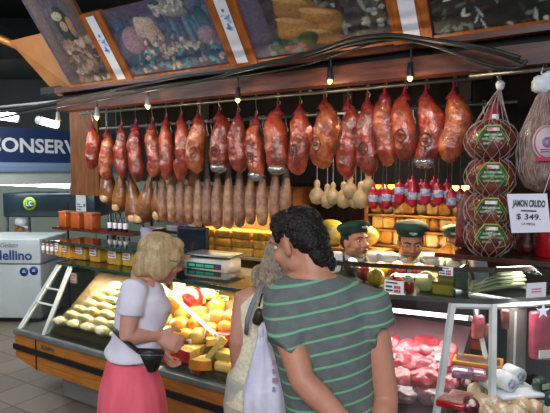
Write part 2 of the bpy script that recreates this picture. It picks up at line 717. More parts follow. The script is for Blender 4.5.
def pic_cheese_fruit(X, Y, col, a):
    speck(X, Y, col, 1, .25)
    r = random.Random(3)
    for k in range(46):                                               # dim bluish background of leaves and cloth
        blob(X, Y, col, a, r.random(), .10 + .75 * r.random(), .05 + .05 * r.random(), .05 + .06 * r.random(), r.choice(['#3A4660', '#4A5672', '#5A5470', '#34566A', '#50627A']), r.random() * 3, .5)
    blob(X, Y, col, a, .20, .52, .13, .20, '#8E7484', .2, .5)
    blob(X, Y, col, a, .36, .66, .10, .15, '#A59888', -.2, .5, 5)
    blob(X, Y, col, a, .42, .52, .08, .12, '#9C8880', .3, .5, 5)
    blob(X, Y, col, a, .64, .84, .17, .10, '#8C8A8C', -.3, .5)
    for k in range(26):
        blob(X, Y, col, a, .50 + .28 * r.random(), .80 + .14 * r.random(), .025, .035, r.choice(['#A4A09A', '#8E8C8E', '#787C86', '#B0AAA0']), r.random() * 3, .6)
    for k in range(14):
        blob(X, Y, col, a, .50 + .07 * r.random(), .93 + .14 * r.random(), .018, .026, '#2C4E58', 0, .5)
    for k in range(5):                                                # bottles and glasses
        blob(X, Y, col, a, .58 + .06 * k, .45 + .05 * (k % 2), .022, .22, ['#3A5876', '#4A6A84', '#35506A', '#50708A', '#3E5E78'][k], .1, .7, 4)
    blob(X, Y, col, a, .89, .42, .08, .12, '#806C82', 0, .5)
    for k in range(80):
        x, y = r.random(), .06 + .30 * r.random() ** 1.3
        blob(X, Y, col, a, x, y, .018 + .03 * r.random(), .02 + .03 * r.random(), r.choice(['#2E6E78', '#3F8490', '#2A4E64', '#8E8490', '#53909A', '#9A968E', '#31566C', '#A49A8C', '#6C5A74']), r.random() * 3, .7)
    for k in range(30):
        blob(X, Y, col, a, .28 + .4 * r.random(), .28 + .24 * r.random(), .025, .03, r.choice(['#A59A94', '#B4AA9C', '#6C7C8C', '#8A7480', '#3A5A6E']), r.random() * 3, .7)
    speck(X, Y, col, 31, .35, 90, 70)
    col *= .85


def pic_wheels(X, Y, col, a):
    speck(X, Y, col, 4, .5)
    r = random.Random(5)
    blob(X, Y, col, a, .05, .6, .12, .6, '#5A5468', .05, .3, 4)
    blob(X, Y, col, a, .30, .95, .02, .4, '#62523C', .1, .2, 4)
    for k in range(60):
        blob(X, Y, col, a, .55 + .43 * r.random(), .2 + .8 * r.random(), .03 + .03 * r.random(), .04, r.choice(['#2E2A20', '#4A4A38', '#6A685C', '#1C1A16', '#7C8480', '#3C3226']), r.random() * 3, .6)
    for k in range(26):
        blob(X, Y, col, a, .84 + .14 * r.random(), .25 + .6 * r.random(), .022, .035, r.choice(['#8C9490', '#5E6E6A', '#A4A898', '#46564E']), 0, .4)
    for (x, y, w, h, c) in ((.40, .72, .15, .17, '#8A6238'), (.56, .45, .14, .22, '#94683A'), (.38, .38, .15, .2, '#9C7040'), (.55, .22, .12, .12, '#8C6238')):
        blob(X, Y, col, a, x, y, w, h, c, -.25, .55, 5)
        blob(X, Y, col, a, x - .02, y + h * .8, w * .85, h * .25, '#B08A58', -.25, .3)
    blob(X, Y, col, a, .43, .22, .08, .13, '#4A5230', .2, .6)
    speck(X, Y, col, 32, .3, 90, 60)
    col *= .78
    for k in range(24):
        blob(X, Y, col, a, .12 + .28 * r.random(), .03 + .22 * r.random(), .03, .045, r.choice(['#6E4A4A', '#824E52', '#3A4E3C', '#566A5E']), 0, .6)


def pic_cellar(X, Y, col, a):
    speck(X, Y, col, 8, .4)
    r = random.Random(9)
    blob(X, Y, col, a, .18, .55, .12, .6, '#5C4E4C', 0, .4, 4)
    blob(X, Y, col, a, .92, .8, .1, .5, '#5A483C', 0, .4, 4)
    blob(X, Y, col, a, .58, .66, .16, .25, '#2E332E', 0, .4)
    blob(X, Y, col, a, .52, .80, .11, .05, '#A49A86', 0, .3)
    blob(X, Y, col, a, .56, .68, .07, .06, '#96806C', 0, .3)
    blob(X, Y, col, a, .70, .66, .06, .12, '#8C6E54', 0, .4)
    for k in range(70):
        y = .5 * r.random() ** .8
        blob(X, Y, col, a, .28 + .7 * r.random(), .03 + y, .05 + .05 * r.random(), .03 + .03 * r.random(), r.choice(['#8A7466', '#6E5A50', '#A08C7A', '#53443E', '#7A5E50', '#3A3230']), r.random() * 3, .6)
    speck(X, Y, col, 33, .4, 70, 70)
    col *= .85


def pic_dark(X, Y, col, a):
    speck(X, Y, col, 12, .6)
    r = random.Random(13)
    for k in range(90):
        y = r.random() ** 2
        blob(X, Y, col, a, r.random(), .02 + .75 * y, .01 + .02 * r.random(), .02 + .03 * r.random(), r.choice(['#8A9490', '#5A625E', '#2A2E2C', '#A8AEA4', '#3E2C26', '#46524C']), r.random() * 3, .4)


def picture(s0_, s1_, base, fn, label, h=.49, nx=170, ny=110, hv=.49):
    w = s1_ - s0_
    r = thing('picture_panel', label, 'picture', (AX, AY, 0), TH)
    me = paint(w, h, nx, ny, base, lambda X, Y, c, a: fn(X, Y * h / hv, c, w / hv))
    me.transform(MF(s0_, .012))
    mesh_obj('picture', me, colattr('picture print', .45), r)
    bm = BM()
    box2(bm, (0, 0, -.012), (w, h, .008), MF(s0_))
    obj('backing', bm, m_brown, r)
    bm = BM()
    box2(bm, (0, -.025, -.012), (w, 0, .022), MF(s0_))
    obj('lower_rail', bm, m_divider, r)
    return r


d1, d2, d3 = -1.175, -.06, 1.035
HW = .105
picture(-1.80, d1 - HW, '#4E4652', pic_cellar, 'cellar picture panel at the far end of the leaning fascia', h=.86, nx=110, ny=150, hv=.66)
picture(d1 + HW, d2 - HW, '#4C465C', pic_cheese_fruit, 'bluish still-life picture panel of cheese and fruit between two divider boards')
picture(d2 + HW, d3 - HW, '#3A343A', pic_wheels, 'picture panel of stacked golden cheese wheels and herbs over the hams', hv=.36)
picture(d3 + HW, 2.35, '#181A1A', pic_dark, 'dark picture panel with pale specks above the bundled black cables', hv=.24)


def strip_marks(X, Y, col, a):
    r = random.Random(21)
    for k in range(16):
        y = .42 + .30 * r.random()
        blob(X, Y, col, a, .25 + .5 * r.random(), y, .10 + .12 * r.random(), .008 + .014 * r.random(), r.choice(['#3C68B0', '#5C88C4', '#2C58A0', '#8CA8D4']), r.random() * .8 - .4, .1)


for k, d in enumerate((d1, d2, d3)):
    r = thing('divider_board', ['brown divider board with white strip beside the cellar picture', 'brown divider board with white strip between still-life and cheese wheel pictures',
                                'brown divider board with white strip beside the dark picture'][k], 'board', (AX, AY, 0), TH, 'divider boards between the pictures')
    bm = BM()
    box2(bm, (-HW + .002, -.02, -.012), (HW - .002, .50, .03), MF(d))
    obj('board', bm, m_divider, r)
    me = paint(.085, .48, 20, 90, '#C9CBD6', strip_marks)
    me.transform(MF(d - .042, .034))
    mesh_obj('white_strip', me, colattr('picture print', .45), r)
# end board of the fascia (turned away)
bm = BM()
vs = [at(9, 41, 5.0), at(42, 33, 4.75), at(79, 93, 4.55), at(58, 96, 4.75)]
o_ = vs[0].copy()
vs = [v - o_ for v in vs]
add(bm, vs + [v + Vector((.0, .03, 0)) for v in vs], [(0, 1, 2, 3), (7, 6, 5, 4), (0, 4, 5, 1), (1, 5, 6, 2), (2, 6, 7, 3), (3, 7, 4, 0)])
o = obj('corner_board', bm, mat('corner wood', '#7A4E26', '#6A401C', .5, 4), None, True)
o.location = o_
tag(o, 'plain brown slanted corner board at the far end of the fascia', 'board')
bm = BM()
q0, q1 = at(-20, 30, 5.2), at(26, 50, 5.2)
tube(bm, [q0 - q0, q1 - q0], .085, 4, flat=.4)
o = solo('overhead_plank', bm, mat('plank orange', '#A66A1E', '#8C5614', .5, 4), q0, 0, 'orange wooden plank high over the far aisle by the ceiling', 'plank')

# cables
cab = [
    [(-6, 113), (30, 107), (80, 97), (130, 87), (180, 77), (230, 71), (270, 62), (310, 53), (350, 41), (385, 37), (412, 38), (440, 42), (470, 47), (500, 54), (524, 63)],
    [(225, 72), (265, 65), (310, 56), (350, 44), (385, 39), (412, 41), (438, 47), (465, 57), (492, 66), (517, 68), (527, 60)],
    [(-6, 119), (40, 110), (90, 101), (150, 90), (205, 80), (232, 73), (275, 63), (320, 50), (355, 38), (395, 35), (420, 38), (455, 43), (490, 49), (520, 58)],
    [(128, 92), (170, 84), (240, 76), (300, 66), (345, 52), (375, 43), (400, 40)],
]
labs = ['thick black cable draped along the fascia from end to end', 'black cable looping down beside the white-tied net bag', 'upper black cable running along the picture edge', 'thin black cable sagging along the red beam']
for k, pts in enumerate(cab):
    bm = BM()
    P = []
    for i, (u, v) in enumerate(pts):
        q = onn(u, v, .20 - .03 * (k % 3))
        P.append(q)
    # smooth the path
    Q = []
    for i in range(len(P) - 1):
        a, b = P[i], P[i + 1]
        p0, p3 = P[max(i - 1, 0)], P[min(i + 2, len(P) - 1)]
        for t in (0, .25, .5, .75):
            Q.append(.5 * ((2 * a) + (b - p0) * t + (2 * p0 - 5 * a + 4 * b - p3) * t * t + (3 * a - p0 - 3 * b + p3) * t ** 3))
    Q.append(P[-1])
    tube(bm, Q, [.010, .009, .010, .005][k], 8)
    o = obj('power_cable', bm, m_cable)
    o.location = (AX, AY, 0)
    o.rotation_euler = (0, 0, TH)
    tag(o, labs[k], 'cable', 'black cables along the fascia')
# thin pipe below the cables
bm = BM()
a, b = onn(-10, 108, .33), onn(165, 91, .33)
tube(bm, [a, b], .012, 8)
o = obj('ceiling_pipe', bm, m_grey)
o.location = (AX, AY, 0)
o.rotation_euler = (0, 0, TH)
tag(o, 'thin grey pipe running under the cables at the far end', 'pipe')

# little bulb lamps
m_bulb = glow('warm bulb', '#FFB96A', 3.2)
for k, (u, v, vt) in enumerate(((58, 121, 106), (97, 117, 97), (148, 106, 88), (238, 99, 74), (330, 80, 52), (410, 77, 40))):
    c = onn(u, v, .22)
    r = thing('bulb_lamp', 'small %s lamp hanging from the cable, %s from the far end' % ('lit' if 1 else '', ORD[k]), 'lamp', W(c.x, c.y, c.z), TH, 'bulb lamps on the cable')
    top = onn(u, vt, .20).z - c.z
    bm = BM()
    tube(bm, [(0, 0, .055), (0.004, 0, top * .6), (0, 0, top)], .005, 6)
    obj('cord', bm, m_cable, r)
    bm = BM()
    lathe(bm, [(.006, .075), (.014, .07), (.017, .03), (.022, .012), (.025, .0)], 14)
    obj('socket', bm, m_black if k > 2 else m_grey, r)
    bm = BM()
    lathe(bm, [(.010, .012), (.014, -.002), (.013, -.012), (.008, -.020), (.001, -.023)], 14)
    obj('bulb', bm, m_bulb, r)
    lt = bpy.data.lights.new('bulb light', 'POINT')
    lt.energy = 4.0
    lt.color = (1, .78, .5)
    lt.shadow_soft_size = .03
    lo = bpy.data.objects.new('bulb light', lt)
    C.objects.link(lo)
    lo.location = W(c.x, c.y - .03, c.z - .06)

# ------------------------------------------------------------------ rails and hams
def rail(n, z, s0_, s1_, label, r=.011):
    o = stall('hanging_rail', label, 'rail', 'steel rails under the canopy')
    bm = BM()
    tube(bm, [(s0_, n, z), (s1_, n, z)], r, 8)
    obj('rod', bm, m_steel, o)
    s = s0_ + .1
    while s < s1_:
        bm = BM()
        box2(bm, (s - .01, n - .006, z), (s + .01, n + .006, 2.585))
        obj('bracket', bm, m_grey, o)
        s += 1.15
    return o


RAILZ = 2.42
rail(.65, RAILZ, -2.2, 1.35, 'front steel rail carrying the long row of red-netted hams')
rail(.86, 2.30, -2.2, 1.45, 'second steel rail behind the hams carrying sausages and cheeses')
rail(.35, 2.385, 1.30, 2.2, 'short steel rail carrying the big net bags')

m_ham = [mat('cured ham %d' % k, a, b, .32, 11 + 3 * k, .9, 40, .9, contrast=(.40, .60), stretch=(1, 1, .55), spec=.7) for k, (a, b) in enumerate(
    (('#B5452A', '#5E1810'), ('#C4603A', '#7A2214'), ('#A83626', '#581510'), ('#C8703E', '#86301A')))]
m_leg = mat('brown cured leg', '#8A5424', '#5A3012', .4, 8, .5, 30, .4)
m_fat = mat('pale fat', '#D8B48C', '#B88A60', .45, 20, .4, 50, .4)
m_stamp = mat('dark stamp', '#3C1612', '#2A0E0C', .5, 10)
m_wrap = film('clear wrap', '#8A4A38', .22, .10)


def hook(bm, z0, z1, r=.0035):
    """an S hook from the load at z0 up over a rail at z1"""
    p = [(.0, 0, z0 - .012), (.012, 0, z0 - .018), (.017, 0, z0 - .004), (.008, 0, z0 + .012), (0, 0, (z0 + z1) / 2)]
    p += [(-.002, 0, z1 - .012), (-.010, 0, z1 + .004), (-.004, 0, z1 + .0175), (.008, 0, z1 + .016), (.014, 0, z1 + .003)]
    tube(bm, p, r, 6)


hams = [(92, 128, 170, 14), (106.5, 134, 181, 14), (121, 130, 178, 14), (135.5, 127, 182, 16), (152, 126, 178, 15), (166, 122, 180, 15), (181, 120, 180, 17), (198, 118, 174, 19),
        (219, 116, 172, 21), (238, 118, 172, 19), (256, 121, 180, 18), (278, 111, 174, 24), (300, 110, 175, 22), (325, 104, 169, 26), (348, 106, 179, 21), (367.5, 104, 176, 22),
        (385, 95, 167, 21), (405, 96, 161, 23), (426, 96, 168, 25), (454, 94, 163, 25)]
bits = ['dark red', 'slender', 'reddish', 'plump', 'orange-red', 'slim', 'glossy', 'broad', 'stamped', 'smooth', 'narrow', 'large', 'shiny', 'big stamped', 'long', 'low-hanging', 'tall', 'wide', 'heavy stamped', 'last bulky']
for i, (u, vt, vb, wpx) in enumerate(hams):
    pt, pb = onn(u, vt, .65), onn(u, vb, .65)
    Yd = W(*pt).y
    L_ = pt.z - pb.z
    rad = wpx / F * Yd / 2 * 1.06
    root = thing('hanging_ham', '%s cured ham in red net, %s from the far end of the front rail' % (bits[i], ORD[i]), 'ham', W(pt.x, .65, 0), TH + rnd.uniform(-.3, .3), 'row of netted hams on the front rail')
    zt = pt.z
    bm = BM()
    rings = []
    n_, sg = 22, 20
    bend = rnd.uniform(-.12, .12)
    for j in range(n_ + 1):
        t = j / n_
        prof = (math.sin(min(1, t * 2.6 + .22) * PI / 2) ** 1.0) * (1 if t < .72 else math.sqrt(max(0, 1 - ((t - .72) / .285) ** 2)))
        prof = max(prof * (.80 + .20 * math.sin(PI * min(1, t * .85))), .03)
        x0 = bend * rad * 3 * math.sin(PI * t) + .25 * rad * math.sin(t * 5 + i)
        rings.append([(x0 + rad * prof * math.cos(2 * PI * k / sg), rad * .85 * prof * math.sin(2 * PI * k / sg), zt - t * L_) for k in range(sg)])
    nv = loft(bm, rings)
    jitter(nv, .013, 15, i)
    jitter(nv, .007, 42, i + 40)
    obj('meat', bm, m_ham[(i * 7 + i // 3) % 4], root)
    # clear plastic sleeve
    bm = BM()
    rr = []
    for j in range(n_ + 1):
        t = j / n_
        rr.append([Vector((p[0], p[1], p[2])) for p in rings[j]])
        cx = sum(p.x for p in rr[-1]) / sg
        for p in rr[-1]:
            p.x = cx + (p.x - cx) * 1.05 + .002
            p.y *= 1.07
    nv = loft(bm, rr[:-1], cap=False)
    jitter(nv, .010, 14, i)
    jitter(nv, .007, 50, i + 9)
    obj('plastic_sleeve', bm, m_wrap, root)
    # red net neck
    bm = BM()
    zk = zt + .055
    nv = lathe(bm, [(rad * .62, zt - .03), (rad * .42, zt - .003), (rad * .2, zt + .02), (.010, zt + .04), (.006, zk), (.010, zk + .012), (.003, zk + .018)], 12)
    jitter(nv, .004, 60, i)
    obj('red_net', bm, m_net, root)
    bm = BM()
    hook(bm, zk + .006, RAILZ)
    obj('hook', bm, m_hook, root)
    if i % 5 in (0, 2, 3) and i > 5:                                 # oval brand mark
        bm = BM()
        zc = zt - L_ * .62
        ring = [(rad * .42 * math.cos(a), -rad * .93 - .006 + .10 * rad * abs(math.cos(a)), zc + rad * .5 * math.sin(a)) for a in [2 * PI * k / 20 for k in range(20)]]
        tube(bm, ring + [ring[0]], .0028, 6)
        tube(bm, [(-rad * .25, -rad * .93 - .004, zc + .008), (rad * .25, -rad * .93 - .004, zc + .008)], .003, 5)
        tube(bm, [(-rad * .18, -rad * .93 - .004, zc - .008), (rad * .2, -rad * .93 - .004, zc - .008)], .003, 5)
        obj('stamp', bm, m_stamp, root)
    if i in (8, 11, 18, 10):                                         # foil-wrapped end
        bm = BM()
        nv = lathe(bm, [(rad * .80, pb.z + .055), (rad * .86, pb.z + .03), (rad * .6, pb.z + .004), (.004, pb.z - .008)], 16)
        jitter(nv, .006, 40, i)
        obj('foil_end', bm, m_foil, root)

# empty hooks on the rail behind
hk = thing('meat_hook', 'empty steel hook on the dark rail behind the hams', 'hook', W(-1.2, .86, 0), TH, 'empty hooks on the rail behind the hams')
bm = BM()
hook(bm, 2.215, 2.30, .003)
obj('steel_wire', bm, m_hook, hk)
for k in range(30):
    s = -.9 + k * .075 + rnd.uniform(-.02, .02)
    dup(hk, W(s, .86, 0), TH + rnd.uniform(-.6, .6))

# brown cured legs at the far end
for k, (u, vt, vb, w, tilt) in enumerate(((107, 160, 204, 17, .05), (120, 168, 213, 15, -.1), (133, 176, 224, 19, .25), (147, 175, 225, 20, -.3), (157, 180, 222, 13, .1), (190, 150, 187, 16, 0), (171, 150, 186, 15, .1))):
    pt, pb = onn(u, vt, .86), onn(u, vb, .86)
    rad = w / F * W(*pt).y / 2 * 1.15
    labs_ = ['brown cured leg with pale cut end nearest the wood column', 'dark brown cured leg behind the third ham', 'brown cured leg splayed towards the wood column, low in the row', 'brown cured leg splayed against the netted sausages',
             'narrow brown cured leg tucked beside the netted sausages', 'golden cured leg end showing under the seventh and eighth hams', 'golden cured leg end showing under the sixth ham']
    root = thing('cured_shank', labs_[k], 'cured meat', W(pt.x, .86, 0), TH, 'brown cured legs behind the first hams')
    bm = BM()
    L_ = pt.z - pb.z
    rings = []
    for j in range(15):
        t = j / 14
        pr = (.22 + .78 * math.sin(min(1, t * 1.4) * PI / 2) ** 1.5) * (1 if t < .75 else math.sqrt(max(.002, 1 - ((t - .75) / .252) ** 2)))
        rings.append([(tilt * (t - .4) * L_ * .8 + rad * pr * math.cos(2 * PI * q / 16), rad * .8 * pr * math.sin(2 * PI * q / 16), pt.z - t * L_) for q in range(16)])
    nv = loft(bm, rings)
    jitter(nv, .012, 12, k)
    obj('meat', bm, m_leg, root)
    bm = BM()
    nv = ell(bm, (tilt * .45 * L_, -rad * .55, pb.z + .06), (rad * .55, rad * .35, .045), seg=12, rings=8)
    jitter(nv, .008, 25, k)
    obj('pale_fat', bm, m_fat, root)
    bm = BM()
    tube(bm, [(-tilt * .32 * L_, 0, pt.z - .01), (0, 0, 2.18), (0, 0, 2.24)], .005, 6)
    obj('string', bm, m_net, root)
    bm = BM()
    hook(bm, 2.235, 2.30)
    obj('hook', bm, m_hook, root)

# netted salami sausages
m_sal = [mat('salami %d' % k, a, b, .4, 24, .8, 70, .6) for k, (a, b) in enumerate((('#B07C58', '#7A4630'), ('#C09066', '#8A583C'), ('#A06C50', '#70402E')))]
m_net_clear = film('clear net', '#E6CDB8', .10, .2)
for k, (u, vt, vb, w) in enumerate(((162.5, 180, 221, 11), (171.5, 181, 222, 11), (181, 181, 223, 12), (189.5, 180, 223, 11), (198, 182, 226, 11), (207, 181, 225, 12), (217.5, 181, 228, 13), (228.5, 181, 228, 12), (239.5, 181, 226, 13),
                                   (250.5, 180, 224, 12), (262.5, 182, 225, 13), (275, 180, 222, 13), (286, 180, 214, 12))):
    pt, pb = onn(u, vt, .86), onn(u, vb, .86)
    rad = w / F * W(*pt).y / 2
    root = thing('netted_sausage', 'pale salami in a clear net bag, %s of its row from the far end' % ORD[k], 'sausage', W(pt.x, .86, 0), TH + rnd.uniform(-.4, .4), 'netted sausages under the hams')
    bm = BM()
    L_ = pt.z - pb.z
    nv = tube(bm, [(0, 0, pt.z), (rnd.uniform(-.008, .008), 0, pt.z - L_ * .35), (rnd.uniform(-.008, .008), 0, pt.z - L_ * .7), (0, 0, pb.z + .03)], [rad * .5, rad * .9, rad * .95, rad * .8], 14, round_ends=True)
    jitter(nv, .007, 30, k)
    obj('sausage', bm, m_sal[k % 3], root)
    bm = BM()
    nv = tube(bm, [(0, 0, 2.2), (0, 0, pt.z + .06), (0, 0, pt.z - L_ * .3), (0, 0, pt.z - L_ * .7), (0, 0, pb.z + .012)], [.008, rad * .45, rad * 1.02, rad * 1.08, rad * .5], 14)
    jitter(nv, .005, 40, k)
    obj('net_bag', bm, m_net_clear, root)
    bm = BM()
    hook(bm, 2.205, 2.30)
    obj('hook', bm, m_hook, root)

# gourd cheeses in nets
m_gourd = mat('gourd cheese', '#C4A878', '#A08458', .45, 14, .2, 60, .3)
for k, (u, v, w) in enumerate(((317, 196, 11), (325.5, 200, 11), (333, 197, 10), (342, 199, 12), (350, 191, 11), (353.5, 201, 10), (361, 199, 12), (366.5, 187, 11))):
    p = onn(u, v, .86)
    rad = w / F * W(*p).y / 2 * 1.45
    root = thing('gourd_cheese', 'pale gourd-shaped cheese hanging in a net, %s from the dark-haired man' % ORD[k], 'cheese', W(p.x, .86 + .03 * (k % 2), 0), TH, 'gourd cheeses hanging behind the hams')
    bm = BM()
    nv = lathe(bm, [(.002, p.z - rad * 1.15), (rad * .7, p.z - rad * .85), (rad, p.z), (rad * .8, p.z + rad * .6), (rad * .35, p.z + rad * 1.1), (rad * .42, p.z + rad * 1.5), (rad * .3, p.z + rad * 1.9), (.004, p.z + rad * 2.05)], 16)
    jitter(nv, .003, 30, k)
    obj('cheese', bm, m_gourd, root)
    bm = BM()
    tube(bm, [(0, 0, p.z + rad * 1.9), (0, 0, 2.24)], .003, 5)
    obj('string', bm, m_paper, root)
    bm = BM()
    hook(bm, 2.235, 2.30, .003)
    obj('hook', bm, m_hook, root)

# red packets
m_pack = mat('red packet', '#B81830', '#8E1024', .3, 10, .3, 40, .6)
for k in range(14):
    u = 373.5 + k * 6.5
    v0, v1 = (188, 208) if k < 4 else ((183, 204) if k % 3 else (180, 206))
    if k > 11:
        v0, v1 = 190, 208
    pt, pb = onn(u, v0, .80), onn(u, v1, .80)
    rad = 9.6 / F * W(*pt).y / 2
    n_ = .80 + .05 * (k % 2)
    root = thing('red_packet', 'red cylindrical sausage packet with pale band, %s from the gourd cheeses' % ORD[k], 'packet', W(pt.x, n_, 0), TH + rnd.uniform(-.5, .5), 'red packets hanging over the lit shelf')
    bm = BM()
    lathe(bm, [(.003, pb.z - .012), (rad * .5, pb.z - .004), (rad, pb.z + .012), (rad, pt.z - .012), (rad * .5, pt.z), (.006, pt.z + .008), (.009, pt.z + .022), (.002, pt.z + .024)], 14)
    obj('packet_body', bm, m_pack, root)
    bm = BM()
    zc = pb.z + (.35 + .3 * rnd.random()) * (pt.z - pb.z)
    lathe(bm, [(rad * 1.01, zc - .022), (rad * 1.03, zc - .02), (rad * 1.03, zc + .02), (rad * 1.01, zc + .022)], 14)
    obj('label_band', bm, mat('pale band', '#B8BCCC', '#6C78A0', .4, 60, contrast=(.45, .6)), root)
    bm = BM()
    tube(bm, [(0, 0, pt.z + .02), (0, 0, 2.13), (0, .86 - n_, 2.24)], .003, 5)
    obj('string', bm, m_hook, root)

# ------------------------------------------------------------------ big net bags at the near end
m_netline = mat('net thread', '#B8A49C', '#8E7C78', .5, 40)
m_bagham = mat('dark pressed ham', '#7C3A2E', '#4A1E1C', .35, 16, .5, 45, .6)
m_lab_g = mat('label green', '#1F6A34', '#174F28', .4, 20)
m_lab_y = mat('label gold', '#C8B848', '#B0A038', .4, 20)
netz = 2.385


def net_ring(bm, cz, rx, rz, n=10):
    for k in range(n):
        a = 2 * PI * k / n
        for sgn in (1, -1):
            pts = []
            for j in range(9):
                t = -1.35 + 2.7 * j / 8
                q = a + sgn * t * .55
                pts.append((rx * 1.02 * math.cos(t) * math.cos(q), rx * 1.02 * math.cos(t) * math.sin(q), cz + rz * 1.02 * math.sin(t)))
            tube(bm, pts, .0016, 4)


p = onn(491, 140, .35)
bag = thing('net_bag', 'tall net bag of four dark hams with green labels beside the price sign', 'net bag', W(p.x, .35, 0), TH + R(15))
zs_ = [onn(491, v, .35).z for v in (141, 177, 211, 236)]
tops = onn(499, 86, .35).z
xo = [0, .004, 0, .006]
for k, z in enumerate(zs_):
    rx = .124 - .003 * k
    bm = BM()
    nv = ell(bm, (xo[k], 0, z), (rx, rx, .104 if k < 3 else .092), seg=22, rings=14)
    jitter(nv, .01, 18, k)
    h_ = obj('ham', bm, m_bagham, bag)
    Ml = frame_on((xo[k], -rx * .98, z + .012), (1, 0, 0), (0, -.12, 1))
    bm = BM()
    poly = [(.062, -.05), (.072, -.01), (.05, .03), (.03, .055), (-.03, .055), (-.05, .03), (-.072, -.01), (-.062, -.05), (-.03, -.06), (.03, -.06)]

    def curved(nv):
        for v in nv:
            d = MsI @ v.co
            v.co += Ml.to_3x3() @ Vector((0, 0, -1.0)) * ((d.x ** 2 + d.y ** 2) / (2 * rx) * .9)
    MsI = Ml.inverted()
    nv = prism(bm, [(x * 1.07, y * 1.07) for x, y in poly], 0, .006, Ml)
    curved(nv)
    lb = obj('label', bm, m_lab_y, h_)
    bm = BM()
    nv = prism(bm, poly, .004, .009, Ml)
    curved(nv)
    obj('label_face', bm, m_lab_g, lb)
    bm = BM()
    nv = []
    for y0, w0 in ((.012, .08), (-.008, .10), (-.03, .085)):
        nv += box2(bm, (-w0 / 2, y0 - .005, .0088), (w0 / 2, y0 + .005, .011), Ml)
    curved(nv)
    obj('label_print', bm, mat('label print', '#9CC49A', '#5C9A60', .5, 60, contrast=(.45, .55)), lb)
    bm = BM()
    nv = box2(bm, (-.028, .03, .0088), (.028, .046, .012), Ml)
    curved(nv)
    obj('label_badge', bm, mat('badge', '#E8E4E0', '#C83040', .5, 30), lb)
bm = BM()
for k, z in enumerate(zs_):
    net_ring(bm, z, .129 - .003 * k, .112, 12)
for k in range(14):
    a = 2 * PI * k / 14
    tube(bm, [(.085 * math.cos(a), .085 * math.sin(a), zs_[0] + .075), (.045 * math.cos(a) + .012, .045 * math.sin(a), zs_[0] + .17), (.012 + .024, 0, tops)], .0017, 4)
obj('netting', bm, m_netline, bag)
bm = BM()
nv = tube(bm, [(0, 0, zs_[0] + .07), (.008, 0, zs_[0] + .13), (.02, 0, zs_[0] + .18)], [.05, .038, .016], 12, round_ends=True)
jitter(nv, .006, 40)
obj('red_wrap', bm, m_net, bag)
bm = BM()
box(bm, (.014, -.036, zs_[0] + .115), (.032, .012, .032), None, 0, .004)
obj('white_tag', bm, m_paper, bag)
bm = BM()
nv = ell(bm, (.036, 0, tops + .005), (.02, .02, .026))
jitter(nv, .008, 60)
obj('white_tie', bm, m_white, bag)
bm = BM()
for v in tube(bm, [(.036, 0, tops + .02), (.02, 0, tops + .05), (.0, 0, netz + .02), (-.02, 0, netz + .005)], .003, 6):
    pass
obj('hook', bm, m_hook, bag)

p = onn(543, 135, .33)
bag2 = thing('net_bag', 'pale net bag with white knotted top and red oval label', 'net bag', W(p.x, .33, 0), TH + R(25))
ztop, zbot = onn(537, 92, .33).z, onn(541, 193, .33).z
bm = BM()
Lb = ztop - zbot
prof = [(.004, zbot), (.07, zbot + .03), (.105, zbot + .10), (.112, zbot + .2), (.10, zbot + .28), (.07, zbot + .36), (.035, ztop - .03), (.018, ztop)]
nv = lathe(bm, prof, 24)
jitter(nv, .01, 14, 4)
obj('ham', bm, mat('pale ham', '#A08A7C', '#6E4A42', .4, 18, .6, 40, .6), bag2)
bm = BM()
for k in range(22):
    for sg in (1, -1):
        a = 2 * PI * k / 22
        tube(bm, [(r * 1.05 * math.cos(a + sg * j * .16), r * 1.05 * math.sin(a + sg * j * .16), z) for j, (r, z) in enumerate(prof[1:])], .0016, 4)
obj('netting', bm, m_netline, bag2)
bm = BM()
nv = ell(bm, (-.012, 0, ztop + .035), (.05, .045, .045))
nv += ell(bm, (.012, -.01, ztop + .065), (.03, .03, .03))
jitter(nv, .014, 35, 2)
obj('white_knot', bm, m_white, bag2)
Ml = frame_on((-.02, -.113, zbot + .235), (1, 0, 0), (0, .1, 1))
for nm, rx, rz, off, m in (('label', .058, .081, 0, mat('oval edge', '#B8A8AC', '#A4949A', .6, 20)), ('label_ring', .051, .073, .003, m_redink), ('label_face', .047, .069, .006, mat('oval paper', '#C8BCC4', '#B8AAB4', .6, 20)), ('crest', .022, .025, .010, mat('crest blue', '#7080B0', '#B04860', .5, 60))):
    bm = BM()
    nv = lathe(bm, [(.001, off), (1, off), (1, off + .004), (.001, off + .004)], 28, Ml @ Matrix.Diagonal((rx, rz, 1, 1)))
    for v in nv:
        v.co.y += (v.co.x ** 2) * 3.5
    pr_ = obj(nm, bm, m, bag2)
    if nm == 'label':
        lab2 = pr_
    else:
        pr_.parent = lab2
bm = BM()
for z0 in (-.035, -.045):
    box2(bm, (-.03, z0, .0065), (.03, z0 + .004, .012), Ml)
box2(bm, (-.05, -.085, .003), (.05, -.07, .009), Ml)
obj('label_print', bm, m_redink, lab2)
bm = BM()
tube(bm, [(-.01, 0, ztop + .07), (-.015, 0, netz - .02), (-.01, 0, netz + .018), (.01, 0, netz + .012)], .004, 6)
obj('hook', bm, m_hook, bag2)
